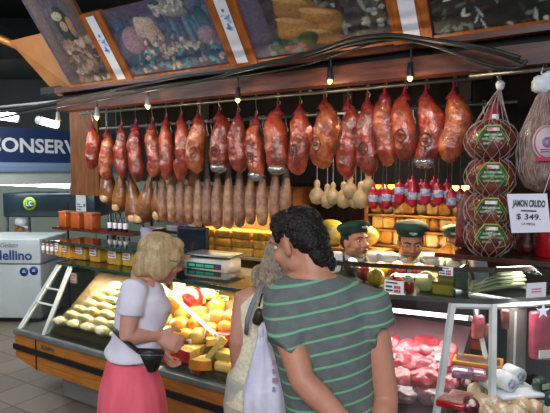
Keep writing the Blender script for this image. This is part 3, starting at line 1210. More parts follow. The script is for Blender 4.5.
# dark reddish cured pieces behind the nets, standing on the board
for k, (u, v, rr, hh) in enumerate(((466, 215, .055, .30), (474, 236, .05, .14), (526, 240, .05, .12))):
    p = onn(u, v, .52)
    bm = BM()
    zb_ = 1.475
    nv = lathe(bm, [(.003, zb_), (rr * .9, zb_ + .01), (rr, zb_ + hh * .4), (rr * .8, zb_ + hh * .8), (rr * .4, zb_ + hh), (.003, zb_ + hh * 1.06)], 18)
    jitter(nv, .012, 22, k)
    q = W(p.x, .52, 0)
    o = obj('cured_sausage_bundle', bm, mat('bundle meat', '#7A3834', '#4C2426', .4, 24, .6, 50, .5))
    o.location = q
    tag(o, ['tall reddish cured meat bundle standing behind the four-ham net bag', 'short cured meat bundle at the foot of the net bag', 'small wrapped cured meat under the price sign'][k], 'cured meat')

# price sign
a, b, c_, d_ = onn(507, 194, .15), onn(547, 193.5, .15), onn(511.5, 233, .15), onn(551, 232, .15)
ctr = (a + b + c_ + d_) / 4
sg_ = thing('price_sign', 'white paper price sign with JAMON CRUDO lettering hung before the net bags', 'sign', (AX, AY, 0), TH)
xd = (b - a + d_ - c_) / 2
yd = (a - c_ + b - d_) / 2
w_, h_ = xd.length, yd.length
Mp = frame_on(ctr, (1, 0, 0), (-.07, 0, 1))
bm = BM()
add(bm, [Mp.inverted() @ q for q in (c_, d_, b, a)] + [(Mp.inverted() @ q) + Vector((0, 0, -.003)) for q in (c_, d_, b, a)], [(0, 1, 2, 3), (7, 6, 5, 4), (0, 4, 5, 1), (1, 5, 6, 2), (2, 6, 7, 3), (3, 7, 4, 0)], M=Mp)
obj('paper', bm, mat('sign paper', '#E4E2F0', '#D8D6E8', .7, 5), sg_, True)
text('lettering', 'JAMON CRUDO', .042, m_ink, sg_, Mp @ Matrix.Translation((0, h_ * .24, .003)), bold=.0014, sx=w_ * .82 / .305)
text('lettering', '$ 349.', .036, m_ink, sg_, Mp @ Matrix.Translation((0, -h_ * .10, .003)), bold=.0004, sx=1.15)
text('lettering', 'LA PIEZA', .013, m_ink, sg_, Mp @ Matrix.Translation((0, -h_ * .28, .003)), sx=1.1)
bm = BM()
box2(bm, (-.032, h_ * .06 - .003, .0015), (.032, h_ * .06 + .003, .004), Mp)
obj('print', bm, m_ink, sg_)
bm = BM()
p0 = Mp @ Vector((w_ * .35, h_ * .5, 0))
tube(bm, [p0, (p0.x + .03, .24, p0.z + .14), (p0.x + .05, .34, 2.30), (p0.x + .05, .35, 2.395)], .0015, 4)
obj('string', bm, m_paper, sg_)

# ------------------------------------------------------------------ display cases
CASE = stall('cheese_counter', 'long cheese display counter with orange wood front and sloped glass', 'display counter')
sL, sR = -2.27, .46
bm = BM()
prism(bm, [(sL + .32, .22), (sR, .22), (sR, .85), (sL + .32, .85)], 0, .30)
obj('base', bm, mat('base grey', '#8C8A84', '#76746E', .5, 3), CASE)
bm = BM()
vs = []
for s, z0 in ((sL, .34), (sL + .29, .28), (sR, .28)):
    vs += [(s, 0, z0), (s, 0, .535), (s, .85, .535), (s, .85, z0)]
fs = [(0, 1, 2, 3), (11, 10, 9, 8)]
for q in (0, 4):
    for j in range(4):
        k = (j + 1) % 4
        fs.append((q + j, q + 4 + j, q + 4 + k, q + k))
add(bm, vs, fs)
obj('wood_panel', bm, m_oak, CASE, True)
bm = BM()
box2(bm, (sL - .015, -.014, .405), (sR, .002, .45))
box2(bm, (sL - .014, -.014, .405), (sL, .84, .45))
obj('bumper_strip', bm, m_black, CASE)
bm = BM()
box2(bm, (sL + .285, -.004, .285), (sL + .30, .002, .535))
obj('panel_joint', bm, m_black, CASE)
bm = BM()
box2(bm, (sL + .37, -.006, .475), (sL + .53, .002, .50))
obj('vent', bm, mat('vent grey', '#5E5A50', '#3E3A34', .5), CASE)
bm = BM()
box2(bm, (sL - .01, -.015, .535), (sR, .85, .58), r=.008)
obj('sill', bm, mat('sill grey', '#7E827F', '#6A6E6C', .35, 6, metal=.3), CASE)
GB, GT, GZ0, GZ1 = .02, .25, .58, 1.118


def slope(s0_, s1_, s0t=None, s1t=None, bm=None, th=.005, nb=GB, nt_=GT):
    s0t = s0_ if s0t is None else s0t
    s1t = s1_ if s1t is None else s1t
    vs = [(s0_, nb, GZ0), (s1_, nb, GZ0), (s1t, nt_, GZ1), (s0t, nt_, GZ1)]
    add(bm, vs + [(x, y + th, z) for x, y, z in vs], [(0, 1, 2, 3), (7, 6, 5, 4), (0, 4, 5, 1), (1, 5, 6, 2), (2, 6, 7, 3), (3, 7, 4, 0)])


edges_ = [sL + .38, -1.1, -.3, sR]
for k in range(3):
    bm = BM()
    slope(edges_[k] + .004, edges_[k + 1] - .004, bm=bm)
    obj('glass_pane', bm, m_glass, CASE, True)
bm = BM()
slope(sL + .06, sL + .36, sL + .30, sL + .40, bm=bm)
obj('glass_pane', bm, m_glass, CASE, True)
# white bars of the end facet
for (b0, t0) in ((sL + .04, sL + .28), (sL + .37, sL + .42)):
    bm = BM()
    tube(bm, [(b0, GB - .004, GZ0), (t0, GT - .004, GZ1)], .016, 4)
    obj('white_bar', bm, m_alu, CASE, True)
for pa_, pb_, r_ in (((sL + .26, GT, GZ1), (sL + .44, GT, GZ1), .013), ((sL + .15, .11, .80), (sL + .395, .11, .80), .010), ((sL + .20, .16, .92), (sL + .405, .16, .92), .009)):
    bm = BM()
    tube(bm, [pa_, pb_], r_, 4)
    obj('cross_bar', bm, m_alu, CASE, True)
# green glass shelf on top and a second one at the far end
bm = BM()
prism(bm, [(sL + .28, GT - .02), (sR, GT - .02), (sR, .62), (sL + .28, .62)], 1.122, 1.134)
obj('glass_shelf', bm, m_green_glass, CASE)
bm = BM()
box2(bm, (sL + .28, GT - .03, 1.117), (sR, GT - .02, 1.139))
box2(bm, (sL + .275, GT - .03, 1.117), (sL + .285, .62, 1.139))
obj('shelf_edge', bm, m_edge, CASE)
bm = BM()
prism(bm, [(sL + .10, .30), (-.95, .30), (-.95, .62), (sL + .10, .62)], 1.284, 1.294)
obj('glass_shelf', bm, m_green_glass, CASE)
bm = BM()
box2(bm, (sL + .10, .292, 1.279), (-.95, .30, 1.299))
obj('shelf_edge', bm, m_edge, CASE)
for s in (sL + .14, -1.45, -.99):
    bm = BM()
    tube(bm, [(s, .58, 1.13), (s, .58, 1.287)], .008, 6)
    obj('shelf_post', bm, m_steel, CASE)
for s in (sL + .34, -1.1, -.3, sR - .05):
    bm = BM()
    tube(bm, [(s, .60, .58), (s, .60, 1.124)], .012, 6)
    obj('shelf_post', bm, m_steel, CASE)
# inclined inner deck
DS = .80


def deckz(n):
    return .60 + DS * (n - .05)


bm = BM()
vs = [(sL + .40, .06, .585), (sR, .06, .585), (sR, .06, deckz(.06)), (sL + .40, .06, deckz(.06)), (sL + .40, .56, .585), (sR, .56, .585), (sR, .56, deckz(.56)), (sL + .40, .56, deckz(.56))]
add(bm, vs, [(0, 1, 2, 3), (4, 5, 6, 7), (3, 2, 6, 7), (0, 3, 7, 4), (1, 2, 6, 5), (0, 1, 5, 4)])
obj('inner_deck', bm, mat('deck cream', '#6E5636', '#5C472C', .5, 5), CASE, True)
# service ledge behind the glass
bm = BM()
prism(bm, [(sL + .5, .66), (sR, .66), (sR, 1.0), (sL + .5, 1.0)], .0, 1.105)
o = struct('trim_11', bm, mat('service ledge', '#6E6658', '#5A5246', .4, 4), True)


def deck(u, v, off=0, n0=.05, z0=.60, ds=None):
    ds = DS if ds is None else ds
    nr = MS.to_3x3() @ Vector((0, -ds, 1))
    return MS.inverted() @ hit(u, v, W(0, n0, z0 + off), nr)


# --- cheeses in the case ---
m_roll = [mat('cheese roll %d' % k, a, b, .35, 9, .35, 30, .5) for k, (a, b) in enumerate((('#EADCB4', '#DCC890'), ('#E8D498', '#D4B870'), ('#DDBE70', '#C49E4C')))]
for ri in range(8):
    for ci in range(6):
        n_ = .105 + .054 * ri
        s_ = -1.80 + .05 * ri + .172 * ci + (.03 if ri % 2 else 0) + rnd.uniform(-.01, .01)
        if ri == 7 and ci in (0, 3):
            continue
        rad = .038 + rnd.uniform(-.002, .002)
        ln = .160
        bm = BM()
        nv = tube(bm, [(-ln / 2 + .030, 0, 0), (-.02, 0, .003), (.02, 0, .003), (ln / 2 - .030, 0, 0)], [rad * .86, rad, rad, rad * .86], 14, round_ends=True, flat=.9)
        jitter(nv, .006, 16, ci * 9 + ri)
        o = obj('cheese_loaf', bm, m_roll[0 if ri < 2 else (ci + ri * 2) % 3])
        o.location = W(s_, n_, deckz(n_) + .046)
        o.rotation_euler = (0, 0, TH + rnd.uniform(-.08, .08))
        tag(o, 'wrapped cheese loaf, %s row from the case front, %s from the white bars' % (ORD[ri], ORD[ci]), 'cheese', 'wrapped cheese loaves stacked by the white bars')
        if (ri + ci) % 3 == 0:
            bm = BM()
            lathe(bm, [(rad * 1.005, -.022), (rad * 1.02, -.02), (rad * 1.02, .02), (rad * 1.005, .022)], 14, Matrix.Rotation(PI / 2, 4, 'Y'))
            obj('paper_band', bm, mat('loaf band', '#E6E2D2', '#D6D0BC', .6), o)

m_yel = mat('yellow cheese', '#E0A030', '#C8841E', .35, 8, .15, 40, .4)
m_ora = mat('orange cheese', '#E09A28', '#C47814', .35, 8, .15, 40, .4)
m_cut = mat('cut cheese', '#EBCB74', '#DDB658', .45, 14, .2, 60)
m_rind = mat('red wax', '#B81E20', '#9A1418', .3, 8, coat=.5)
m_wrap2 = film('cheese wrap', '#FFFFFF', .2, .15)


def ball(u, v, wpx, m, label, sq=.85, n0=None):
    p = deck(u, v, .0)
    Yd = W(*p).y
    r = wpx / F * Yd / 2 * 1.2
    p = deck(u, v, r * sq * .9)
    bm = BM()
    nv = lathe(bm, [(.003, -r * sq), (r * .55, -r * sq * .9), (r * .92, -r * sq * .5), (r, 0), (r * .92, r * sq * .5), (r * .55, r * sq * .9), (.2 * r, r * sq * .98), (.003, r * sq)], 20)
    jitter(nv, r * .05, 12, u)
    return solo('cheese_ball', bm, m, W(*p), rnd.random() * 6, label, 'cheese', 'round cheeses in the warm case')


def wedge(u, v, wpx, h, ang, label, m2=None, open_=1.1):
    p = deck(u, v, .0)
    r = wpx / F * W(*p).y * 1.1
    p = deck(u, v, h / 2 + .02)
    root = thing('cheese_wedge', label, 'cheese', W(p.x, p.y, p.z - h / 2), TH + ang, 'cut cheese wedges in the warm case')
    k = 7
    poly = [(0, 0)] + [(r * math.cos(-open_ / 2 + open_ * j / k), r * math.sin(-open_ / 2 + open_ * j / k)) for j in range(k + 1)]
    poly = [(x - r * .55, y) for x, y in poly]
    bm = BM()
    prism(bm, poly, 0, h)
    bmesh.ops.bevel(bm, geom=list(bm.edges), offset=.004, segments=1, affect='EDGES')
    obj('paste', bm, m_cut, root)
    bm = BM()
    arc = [(x, y) for x, y in poly[1:]]
    out = [(x + .008 * math.cos(-open_ / 2 + open_ * j / k), y + .008 * math.sin(-open_ / 2 + open_ * j / k)) for j, (x, y) in enumerate(arc)]
    prism(bm, arc + out[::-1], -.001, h + .001)
    obj('rind', bm, m2 or m_ora, root)
    return root


def pack_(u, v, wpx, hpx, dep, m, label, cat='packet', name='cheese_packet', ang=0, tilt=0, mlabel=None, plane=None, grp='packets in the warm case'):
    p = deck(u, v, .0) if plane is None else plane
    Yd = W(*p).y
    w, h = wpx / F * Yd, hpx / F * Yd
    if plane is None:
        p = deck(u, v, h * .5)
    root = thing(name, label, cat, W(p.x, p.y, p.z - h / 2), TH + ang, grp)
    root.rotation_euler.x = tilt
    bm = BM()
    nv = box2(bm, (-w / 2, -dep / 2, 0), (w / 2, dep / 2, h), r=.008)
    jitter(nv, .004, 25, u)
    obj('packet_body', bm, m, root)
    if mlabel:
        bm = BM()
        box2(bm, (-w * .33, -dep / 2 - .004, h * .3), (w * .33, -dep / 2 - .001, h * .85))
        obj('label', bm, mlabel, root)
    return root


ball(178, 303, 26, m_ora, 'large orange-yellow cheese wheel propped high behind the price card', .8)
ball(192, 300, 20, m_rind, 'red wax ball beside the large orange wheel', 1)
ball(207, 322, 14, m_ora, 'round orange cheese, upper of the middle pair', .95)
ball(218, 318, 15, m_ora, 'round orange cheese nearest the green leaflet', .95)
ball(196, 324, 14, m_yel, 'round yellow cheese left of the middle pair', .95)
ball(211, 331, 15, m_ora, 'round orange cheese in the lower middle of the heap', .95)
ball(225, 328, 13, m_ora, 'round orange cheese furthest along the heap', .95)
ball(172, 334, 19, m_yel, 'yellow cheese ball behind the blonde woman\'s forearm', .8)
ball(180, 326, 19, m_yel, 'yellow cheese ball just under the diagonal bright streak', .8)
ball(176, 346, 17, m_ora, 'orange cheese ball low in the heap by the woman\'s hands', .9)
ball(186, 337, 16, m_yel, 'yellow cheese ball behind the white and pink packet', .9)
ball(184, 313, 17, m_cut, 'pale yellow cheese ball under the large wheel', .8)
ball(199, 336, 15, m_cut, 'pale yellow cheese ball in the low middle of the heap', .9)
ball(217, 306, 14, m_yel, 'yellow cheese ball at the top near the leaflet', .9)
ball(230, 318, 14, m_yel, 'yellow cheese ball by the cream-topped woman\'s arm', .9)
ball(166, 322, 17, m_cut, 'pale yellow cheese ball close to the blonde woman\'s chest', .9)
wedge(199, 311, 14, .06, R(200), 'small upright pale cheese wedge in the middle of the case')
wedge(180, 313, 22, .07, R(150), 'broad pale cheese wedge under the large orange wheel', m_yel)
wedge(192, 352, 25, .07, R(245), 'big cut cheese wedge with red rind at the case front', m_rind)
wedge(203, 362, 20, .06, R(290), 'cut cheese wedge nearest the front sill', m_ora)
wedge(214, 341, 13, .05, R(200), 'slim cut cheese wedge beside the pink packet', m_ora)
pack_(174, 358, 28, 8, .10, mat('red wrap', '#C8202C', '#A8141E', .3, 12, .4, 40, .5), 'long red packet lying at the case front by the woman\'s pouch')
pack_(188, 343, 15, 11, .06, mat('white packet', '#E6D8CC', '#D0B4A8', .35, 20, .4, 40, .5), 'white and pink packet standing in the heap', mlabel=m_redink)
pack_(224, 338, 17, 12, .07, mat('pink packet', '#C8304E', '#A82440', .3, 14, .4, 40, .5), 'pink packet leaning at the near end of the heap', mlabel=m_paper)
pack_(197, 366, 13, 15, .05, mat('maroon packet', '#A02838', '#7C1C2A', .3, 14, .4, 40, .5), 'dark red packet between the wedges at the sill')
pack_(227, 355, 20, 9, .09, m_cut, 'flat pale cheese block near the cream-topped woman, upper', name='cheese_block', cat='cheese')
pack_(227, 366, 22, 9, .09, m_cut, 'flat pale cheese block near the cream-topped woman, lower', name='cheese_block', cat='cheese')
bmx = BM()
pg_ = deck(213, 356, .05)
tube(bmx, [Vector((-.05, -.05, -.07)), Vector((.05, .06, .11))], .028, 4)
solo('cheese_block', bmx, m_cut, W(*pg_), TH, 'long tilted cheese stick leaning out of the heap', 'cheese', None, True)
bm = BM()
box2(bm, (-.01, .555, .9), (.45, .575, 1.02))
# leaflets / cards at the back of the case
m_leaf = mat('green leaflet', '#86A84A', '#C8C05A', .5, 40, contrast=(.4, .6))
for k, (u, v, w, h, m, lab) in enumerate(((179, 288, 15, 12, m_paper, 'white price card with pink print standing above the orange wheel'), (212, 296, 18, 9, m_leaf, 'green and yellow leaflet at the back of the case'),
                                          (224, 299, 12, 7, mat('grey leaflet', '#8A9278', '#D4D2B0', .5, 40, contrast=(.4, .6)), 'small grey printed leaflet beside the green one'), (73, 278, 9, 10, m_paper, 'small white card by the far white bars'),
                                          (107, 287, 12, 7, m_paper, 'white card on top of the loaf stack'))):
    p = onn(u, v, .50 if k else .40)
    Yd = W(*p).y
    r = thing('price_card', lab, 'card', W(*p), TH, 'cards inside the cheese case')
    w_, hh = w / F * Yd, h / F * Yd
    bm = BM()
    box2(bm, (-w_ / 2, -.003, -hh / 2), (w_ / 2, .003, hh / 2))
    obj('card', bm, m, r)
    bm = BM()
    for j in range(3):
        box2(bm, (-w_ * .38, -.006, hh * (.28 - .28 * j) - hh * .06), (w_ * (.38 - .12 * (j % 2)), -.003, hh * (.28 - .28 * j) + hh * .06))
    obj('print', bm, m_redink if k in (0, 3) else m_lab_g, r)
    bm = BM()
    zd = max(deckz(p.y), .6) if p.y < .56 else deckz(.56)
    tube(bm, [(0, .004, -hh / 2 + .01), (0, .006, zd - p.z)], .003, 5)
    obj('stake', bm, m_steel, r)
# diagonal light reflection in the sloped glass, modelled as a glowing bar
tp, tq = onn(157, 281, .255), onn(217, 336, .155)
lightbar(W(*tp), W(*tq), 'bright white reflection streak running diagonally down the sloped glass', .0115, m=glow('case reflection', '#FFFFFF', 5), group=None)
# wood board at the back of case
bm = BM()
a_, b_ = onn(205, 303, .58), onn(262, 316, .58)
box2(bm, (-.70, .575, .93), (sR, .59, 1.0))
obj('back_board', bm, m_oak, CASE)

# --- packs and jars on the green shelf at the far end ---
m_pky = mat('yellow block', '#D8A83C', '#B8842A', .4, 8, .2, 30, .3)
for k in range(5):
    u = 44 + k * 4.3
    p = onn(u, 262, .46)
    r = thing('jar', 'small jar with red lid on the green shelf, %s from its far end' % ORD[k], 'jar', W(p.x, .46, 1.135), TH, 'jars on the green glass shelf')
    bm = BM()
    lathe(bm, [(.014, 0), (.016, .004), (.016, .085), (.011, .10)], 12)
    obj('glass_body', bm, mat('jar fill', '#8A5A40', '#B8B0A0', .25, 20, coat=.6), r)
    bm = BM()
    lathe(bm, [(.0165, .03), (.0168, .032), (.0168, .07), (.0165, .072)], 12)
    obj('label', bm, m_paper, r)
    bm = BM()
    lathe(bm, [(.013, .10), (.013, .122), (.002, .123)], 12)
    obj('lid', bm, mat('jar lid', '#5A2A22', '#3E1C16', .4), r)
for k, (u, w) in enumerate(((64, 7), (71.5, 10), (86, 14), (100, 14), (119, 16), (133, 14))):
    p = onn(u, 258, .46)
    Yd = W(*p).y
    w_ = w / F * Yd * 1.12
    r = thing('cheese_block', 'yellow cheese block with price tag on the green shelf, %s from the jars' % ORD[k], 'cheese', W(p.x, .46, 1.135), TH, 'cheese blocks on the green glass shelf')
    bm = BM()
    nv = box2(bm, (-w_ / 2, -.06, 0), (w_ / 2, .06, .10 + .02 * (k % 2)), r=.012)
    jitter(nv, .006, 25, k)
    obj('paste', bm, m_pky, r)
    bm = BM()
    box2(bm, (-w_ * .3, -.075, .055), (w_ * .32, -.07, .13))
    tg = obj('price_tag', bm, m_paper, r)
    bm = BM()
    for j in range(3):
        box2(bm, (-w_ * .24, -.078, .067 + j * .022), (w_ * (.26 - .1 * (j % 2)), -.075, .076 + j * .022))
    obj('print', bm, m_redink, tg)
# --- shelf with orange boxes and bottles behind ---
SH = stall('tub_shelf', 'red-brown two-level shelf rack with orange boxes beyond the counter', 'shelf')
p0, p1 = onn(57, 229, .98), onn(134, 230, .98)
zsh = (p0.z + p1.z) / 2
bm = BM()
box2(bm, (p0.x, .92, zsh - .025), (p1.x + .02, 1.12, zsh))
obj('board', bm, mat('shelf red', '#5E2A1C', '#481E12', .4, 5, stretch=(1, 8, 8)), SH)
bm = BM()
box2(bm, (p1.x - .42, .92, zsh - .26), (p1.x + .02, 1.12, zsh - .24))
obj('board', bm, m_dark, SH)
for s in (p0.x + .02, p1.x - .41, p1.x):
    bm = BM()
    tube(bm, [(s, 1.1, 0.), (s, 1.1, zsh + .25)], .01, 6)
    obj('upright', bm, m_black, SH)
for k, (u, w) in enumerate(((67, 11), (79.5, 13), (92.5, 12))):
    p = onn(u, 225, .99)
    w_ = w / F * W(*p).y
    r = thing('orange_box', 'orange translucent tub on the red-brown shelf, %s from its far end' % ORD[k], 'tub', W(p.x, .99, zsh), TH, 'orange tubs on the shelf')
    bm = BM()
    box2(bm, (-w_ / 2, -.06, 0), (w_ / 2, .06, .15), r=.01)
    obj('body', bm, mat('tub %d' % k, ['#D0662C', '#C25A28', '#B8603A'][k], '#9A4A22', .3, 6, coat=.5), r)
    bm = BM()
    box2(bm, (-w_ / 2 - .003, -.063, .15), (w_ / 2 + .003, .063, .17), r=.004)
    obj('lid', bm, mat('tub lid', '#C87850', '#B06840', .4), r)
for k in range(4):
    p = onn(110 + k * 5.2, 226, .99)
    r = thing('bottle', 'dark bottle with pale label on the red-brown shelf, %s after the tubs' % ORD[k], 'bottle', W(p.x, .99, zsh), TH, 'bottles on the shelf')
    bm = BM()
    lathe(bm, [(.02, 0), (.022, .006), (.022, .10), (.009, .14), (.009, .18)], 12)
    obj('body', bm, mat('dark bottle', '#1C1612', '#100C0A', .15, 5, coat=.8), r)
    bm = BM()
    lathe(bm, [(.0222, .03), (.0228, .032), (.0228, .085), (.0222, .087)], 12)
    obj('label', bm, m_paper, r)
for k in range(5):
    p = onn(107 + k * 5.4, 247, .99)
    r = thing('bottle', 'dark bottle on the lower black shelf, %s from its far end' % ORD[k], 'bottle', W(p.x, 1.0, zsh - .24), TH, 'bottles on the shelf')
    bm = BM()
    lathe(bm, [(.022, 0), (.024, .006), (.024, .12), (.009, .15), (.009, .19)], 12)
    obj('body', bm, mat('dark bottle', '#1C1612', '#100C0A', .15, 5, coat=.8), r)
    bm = BM()
    lathe(bm, [(.0242, .04), (.0248, .042), (.0248, .085), (.0242, .087)], 12)
    obj('label', bm, mat('gold label', '#8A7A4A', '#5E5230', .5), r)

# --- scale, monitor, white boxes ---
LZ = 1.105
p = onn(211, 279, .74)
sc = thing('digital_scale', 'grey digital scale with green display on the ledge behind the glass', 'scale', W(p.x, .74, LZ), TH + R(5))
w_ = .40
bm = BM()
vs = [(-w_ / 2, -.1, 0), (w_ / 2, -.1, 0), (w_ / 2, .14, 0), (-w_ / 2, .14, 0), (-w_ / 2, -.085, .10), (w_ / 2, -.085, .10), (w_ / 2, .14, .10), (-w_ / 2, .14, .10)]
add(bm, vs, [(3, 2, 1, 0), (4, 5, 6, 7), (0, 1, 5, 4), (1, 2, 6, 5), (2, 3, 7, 6), (3, 0, 4, 7)])
bmesh.ops.bevel(bm, geom=list(bm.edges), offset=.01, segments=2, affect='EDGES')
obj('body', bm, mat('scale grey', '#C4C4BE', '#B4B4AE', .4), sc)
bm = BM()
box2(bm, (-w_ * .40, -.1, .036), (w_ * .40, -.092, .078))
pn = obj('display_panel', bm, mat('scale blue', '#2A4A72', '#223E62', .3), sc)
bm = BM()
for a_, b_ in ((-.14, -.085), (-.07, .0), (.015, .095)):
    box2(bm, (a_, -.104, .048), (b_, -.100, .067))
obj('readout', bm, mat('scale green', '#1E7A50', '#2A9A64', .4, emit='#1FA060', estr=.5), pn)
bm = BM()
for k in range(4):
    box2(bm, (.115 + .012 * (k % 2), -.105, .045 + .014 * (k // 2)), (.122 + .012 * (k % 2), -.100, .053 + .014 * (k // 2)))
obj('key', bm, m_redink, pn)
bm = BM()
box2(bm, (-w_ / 2 - .01, -.07, .125), (w_ / 2 + .01, .18, .137), r=.005)
for x in (-.15, .15):
    tube(bm, [(x, .03, .095), (x, .03, .13)], .012, 8)
obj('weighing_plate', bm, m_steel, sc)
p = onn(191, 255, .9)
mo = thing('monitor', 'black flat monitor facing out, above the blonde woman\'s head', 'monitor', W(p.x, .93, LZ), TH + R(8))
w_, zc = .31, p.z - LZ + .0
bm = BM()
box2(bm, (-w_ / 2, -.02, zc), (w_ / 2, .02, zc + .24), r=.01)
obj('case', bm, m_black, mo)
bm = BM()
box2(bm, (-w_ / 2 + .02, -.024, zc + .02), (w_ / 2 - .02, -.020, zc + .22))
obj('screen', bm, mat('screen', '#1C2430', '#141A24', .15, 3, coat=.6), mo)
bm = BM()
tube(bm, [(0, .02, 0.01), (0, .03, zc + .12)], .015, 8)
box2(bm, (-.08, -.03, 0), (.08, .06, .012), r=.004)
obj('stand', bm, m_black, mo)
for k, (u, v, w, h) in enumerate(((152, 240, 16, 26), (183, 226, 30, 10), (180, 264, 12, 14))):
    p = onn(u, v, 1.12 if k < 2 else .9)
    Yd = W(*p).y
    w_, h_ = w / F * Yd, h / F * Yd
    bm = BM()
    zb_ = (p.z - h_ / 2)
    if k == 2:
        zb_ = LZ
    box2(bm, (-w_ / 2, -.08, 0), (w_ / 2, .08, h_), r=.01)
    o = obj('white_box', bm, mat('lilac box', '#A8A0B8', '#9A92AC', .5, 6) if k < 2 else mat('tan box', '#B8A47C', '#A8946C', .5, 6))
    o.location = W(p.x, p.y, zb_)
    o.rotation_euler = (0, 0, TH)
    tag(o, ['pale lilac carton standing on end behind the blonde woman\'s head', 'pale lilac flat carton over the black monitor', 'small tan carton beside the digital scale'][k], 'box')
    bm = BM()
    box2(bm, (-w_ / 2 + .01, -.083, h_ * .45), (w_ / 2 - .01, -.079, h_ * .6))
    obj('tape', bm, m_paper, o)
# racking under the cartons
RK = stall('rack', 'dark rack standing behind the scale with cartons and cheeses on it', 'rack')
bm = BM()
pq = onn(183, 231.5, 1.12)
pr = onn(152, 253, 1.12)
box2(bm, (pq.x - .3, 1.03, onn(183, 226, 1.12).z - .045 - .02), (pq.x + .18, 1.22, onn(183, 226, 1.12).z - .045))
obj('board', bm, m_dark, RK)
bm = BM()
z2 = onn(152, 240, 1.12).z - 26 / F * W(*onn(152, 240, 1.12)).y / 2
box2(bm, (pr.x - .10, 1.03, z2 - .02), (pr.x + .15, 1.22, z2))
obj('board', bm, m_dark, RK)
for s in (pr.x - .09, pq.x + .17):
    bm = BM()
    box2(bm, (s - .012, 1.20, 0), (s + .012, 1.22, 1.75))
    obj('upright', bm, m_dark, RK)

# --- lit cheese shelves at the back ---
SB = stall('cheese_shelf', 'brightly lit back shelf stacked with yellow cheese blocks in rows', 'shelf')
pl, pr = onn(200, 250, 1.6), onn(300, 250, 1.6)
zl = 1.105
sl0, sl1 = onn(200, 250, 1.6).x, onn(300, 250, 1.6).x
bm = BM()
box2(bm, (sl0 - .02, 1.45, zl - .025), (sl1, 1.85, zl))
obj('board', bm, mat('shelf pale', '#B8A888', '#A89878', .5, 4), SB)
bm = BM()
box2(bm, (sl0 - .02, 1.45, zl - .27), (sl1, 1.85, zl - .25))
obj('board', bm, mat('shelf pale', '#B8A888', '#A89878', .5, 4), SB)
bm = BM()
box2(bm, (sl0 - .02, 1.85, .5), (sl1, 1.87, 1.75))
obj('back_panel', bm, mat('shelf back', '#9A7C40', '#8A6C34', .6, 4), SB)
for s in (sl0 - .02, sl1):
    bm = BM()
    box2(bm, (s - .015, 1.45, 0), (s + .015, 1.87, 1.75))
    obj('side_panel', bm, m_brown, SB)
m_blk = [mat('shelf cheese %d' % k, a, b, .45, 20, .3, 60, .2) for k, (a, b) in enumerate((('#DDAA48', '#C08C30'), ('#E2B85C', '#C89A40'), ('#D29C3C', '#A87A26')))]
kk = 0
for ci, (u0, u1) in enumerate(((204, 219), (220, 235.5), (236.5, 256), (257.5, 270), (271, 285), (286, 298))):
    for ri in range(3):
        p, q = onn(u0, 245, 1.55), onn(u1, 245, 1.55)
        bm = BM()
        w_ = (q.x - p.x) * .97
        nv = box2(bm, (-w_ / 2, -.09, 0), (w_ / 2, .09, .078), r=.014)
        jitter(nv, .006, 30, kk)
        o = obj('cheese_block', bm, m_blk[(ci * 2 + ri) % 3])
        o.location = W((p.x + q.x) / 2, 1.56, zl + .001 + .08 * ri)
        o.rotation_euler = (0, 0, TH + rnd.uniform(-.04, .04))
        tag(o, 'yellow block on the lit back shelf, %s column from the monitor, %s row up' % (ORD[ci], ORD[ri]), 'cheese', 'cheese blocks on the lit back shelf')
        kk += 1
for ci, u in enumerate((236, 248, 260, 270)):                     # blocks on the board below
    p = onn(u, 262, 1.55)
    bm = BM()
    nv = box2(bm, (-.07, -.08, 0), (.07, .08, .10), r=.014)
    jitter(nv, .006, 30, kk)
    o = obj('cheese_block', bm, m_blk[ci % 3])
    o.location = W(p.x, 1.56, zl - .249)
    o.rotation_euler = (0, 0, TH)
    tag(o, 'yellow block on the lower board of the lit back shelf, %s from the scale' % ORD[ci], 'cheese', 'cheese blocks on the lit back shelf')
    kk += 1

SB2 = stall('cheese_shelf', 'glowing amber shelf niche full of small pale cheeses behind the green-capped workers', 'shelf')
sa, sb_ = onn(374, 240, 1.75).x, onn(470, 240, 1.75).x
zn = onn(400, 243, 1.75).z
bm = BM()
box2(bm, (sa - .02, 1.98, zn - .1), (sb_, 2.0, 1.85))
obj('back_panel', bm, mat('niche back', '#C89840', '#B88830', .6, 4), SB2)
for k in range(4):
    bm = BM()
    box2(bm, (sa - .02, 1.62, zn - .02 + .125 * k), (sb_, 1.98, zn - .006 + .125 * k))
    obj('board', bm, mat('niche board', '#8A6428', '#7A5620', .5, 4), SB2)
for s in (sa - .02, sb_):
    bm = BM()
    box2(bm, (s - .015, 1.62, 0), (s + .015, 2.0, 1.85))
    obj('side_panel', bm, m_brown, SB2)
m_chk = [mat('niche cheese %d' % k, a, b, .5, 16, .3, 50) for k, (a, b) in enumerate((('#E8CC90', '#D0A85C'), ('#F0DCAC', '#DCBC78'), ('#D8A454', '#BC8838')))]
ncol = 8
for ri in range(3):
    for ci in range(ncol):
        s = sa + .05 + (sb_ - sa - .1) * (ci + .1 * (ri % 2)) / (ncol - .6)
        bm = BM()
        h_ = .100 + .015 * rnd.random()
        if (ci + ri) % 3 == 0:
            nv = lathe(bm, [(.002, 0), (.040, .003), (.048, h_ * .4), (.042, h_ * .85), (.014, h_), (.002, h_)], 14)
        else:
            nv = box2(bm, (-.047, -.06, 0), (.047, .06, h_), r=.018)
        jitter(nv, .009, 24, ri * 9 + ci)
        o = obj('small_cheese', bm, m_chk[(ci * 2 + ri) % 3])
        o.location = W(s, 1.72, zn - .005 + .125 * ri)
        o.rotation_euler = (0, 0, TH + rnd.uniform(-.2, .2))
        tag(o, 'small pale cheese in the amber niche, %s row up, %s from its far end' % (ORD[ri], ORD[ci]), 'cheese', 'small cheeses in the amber niche')
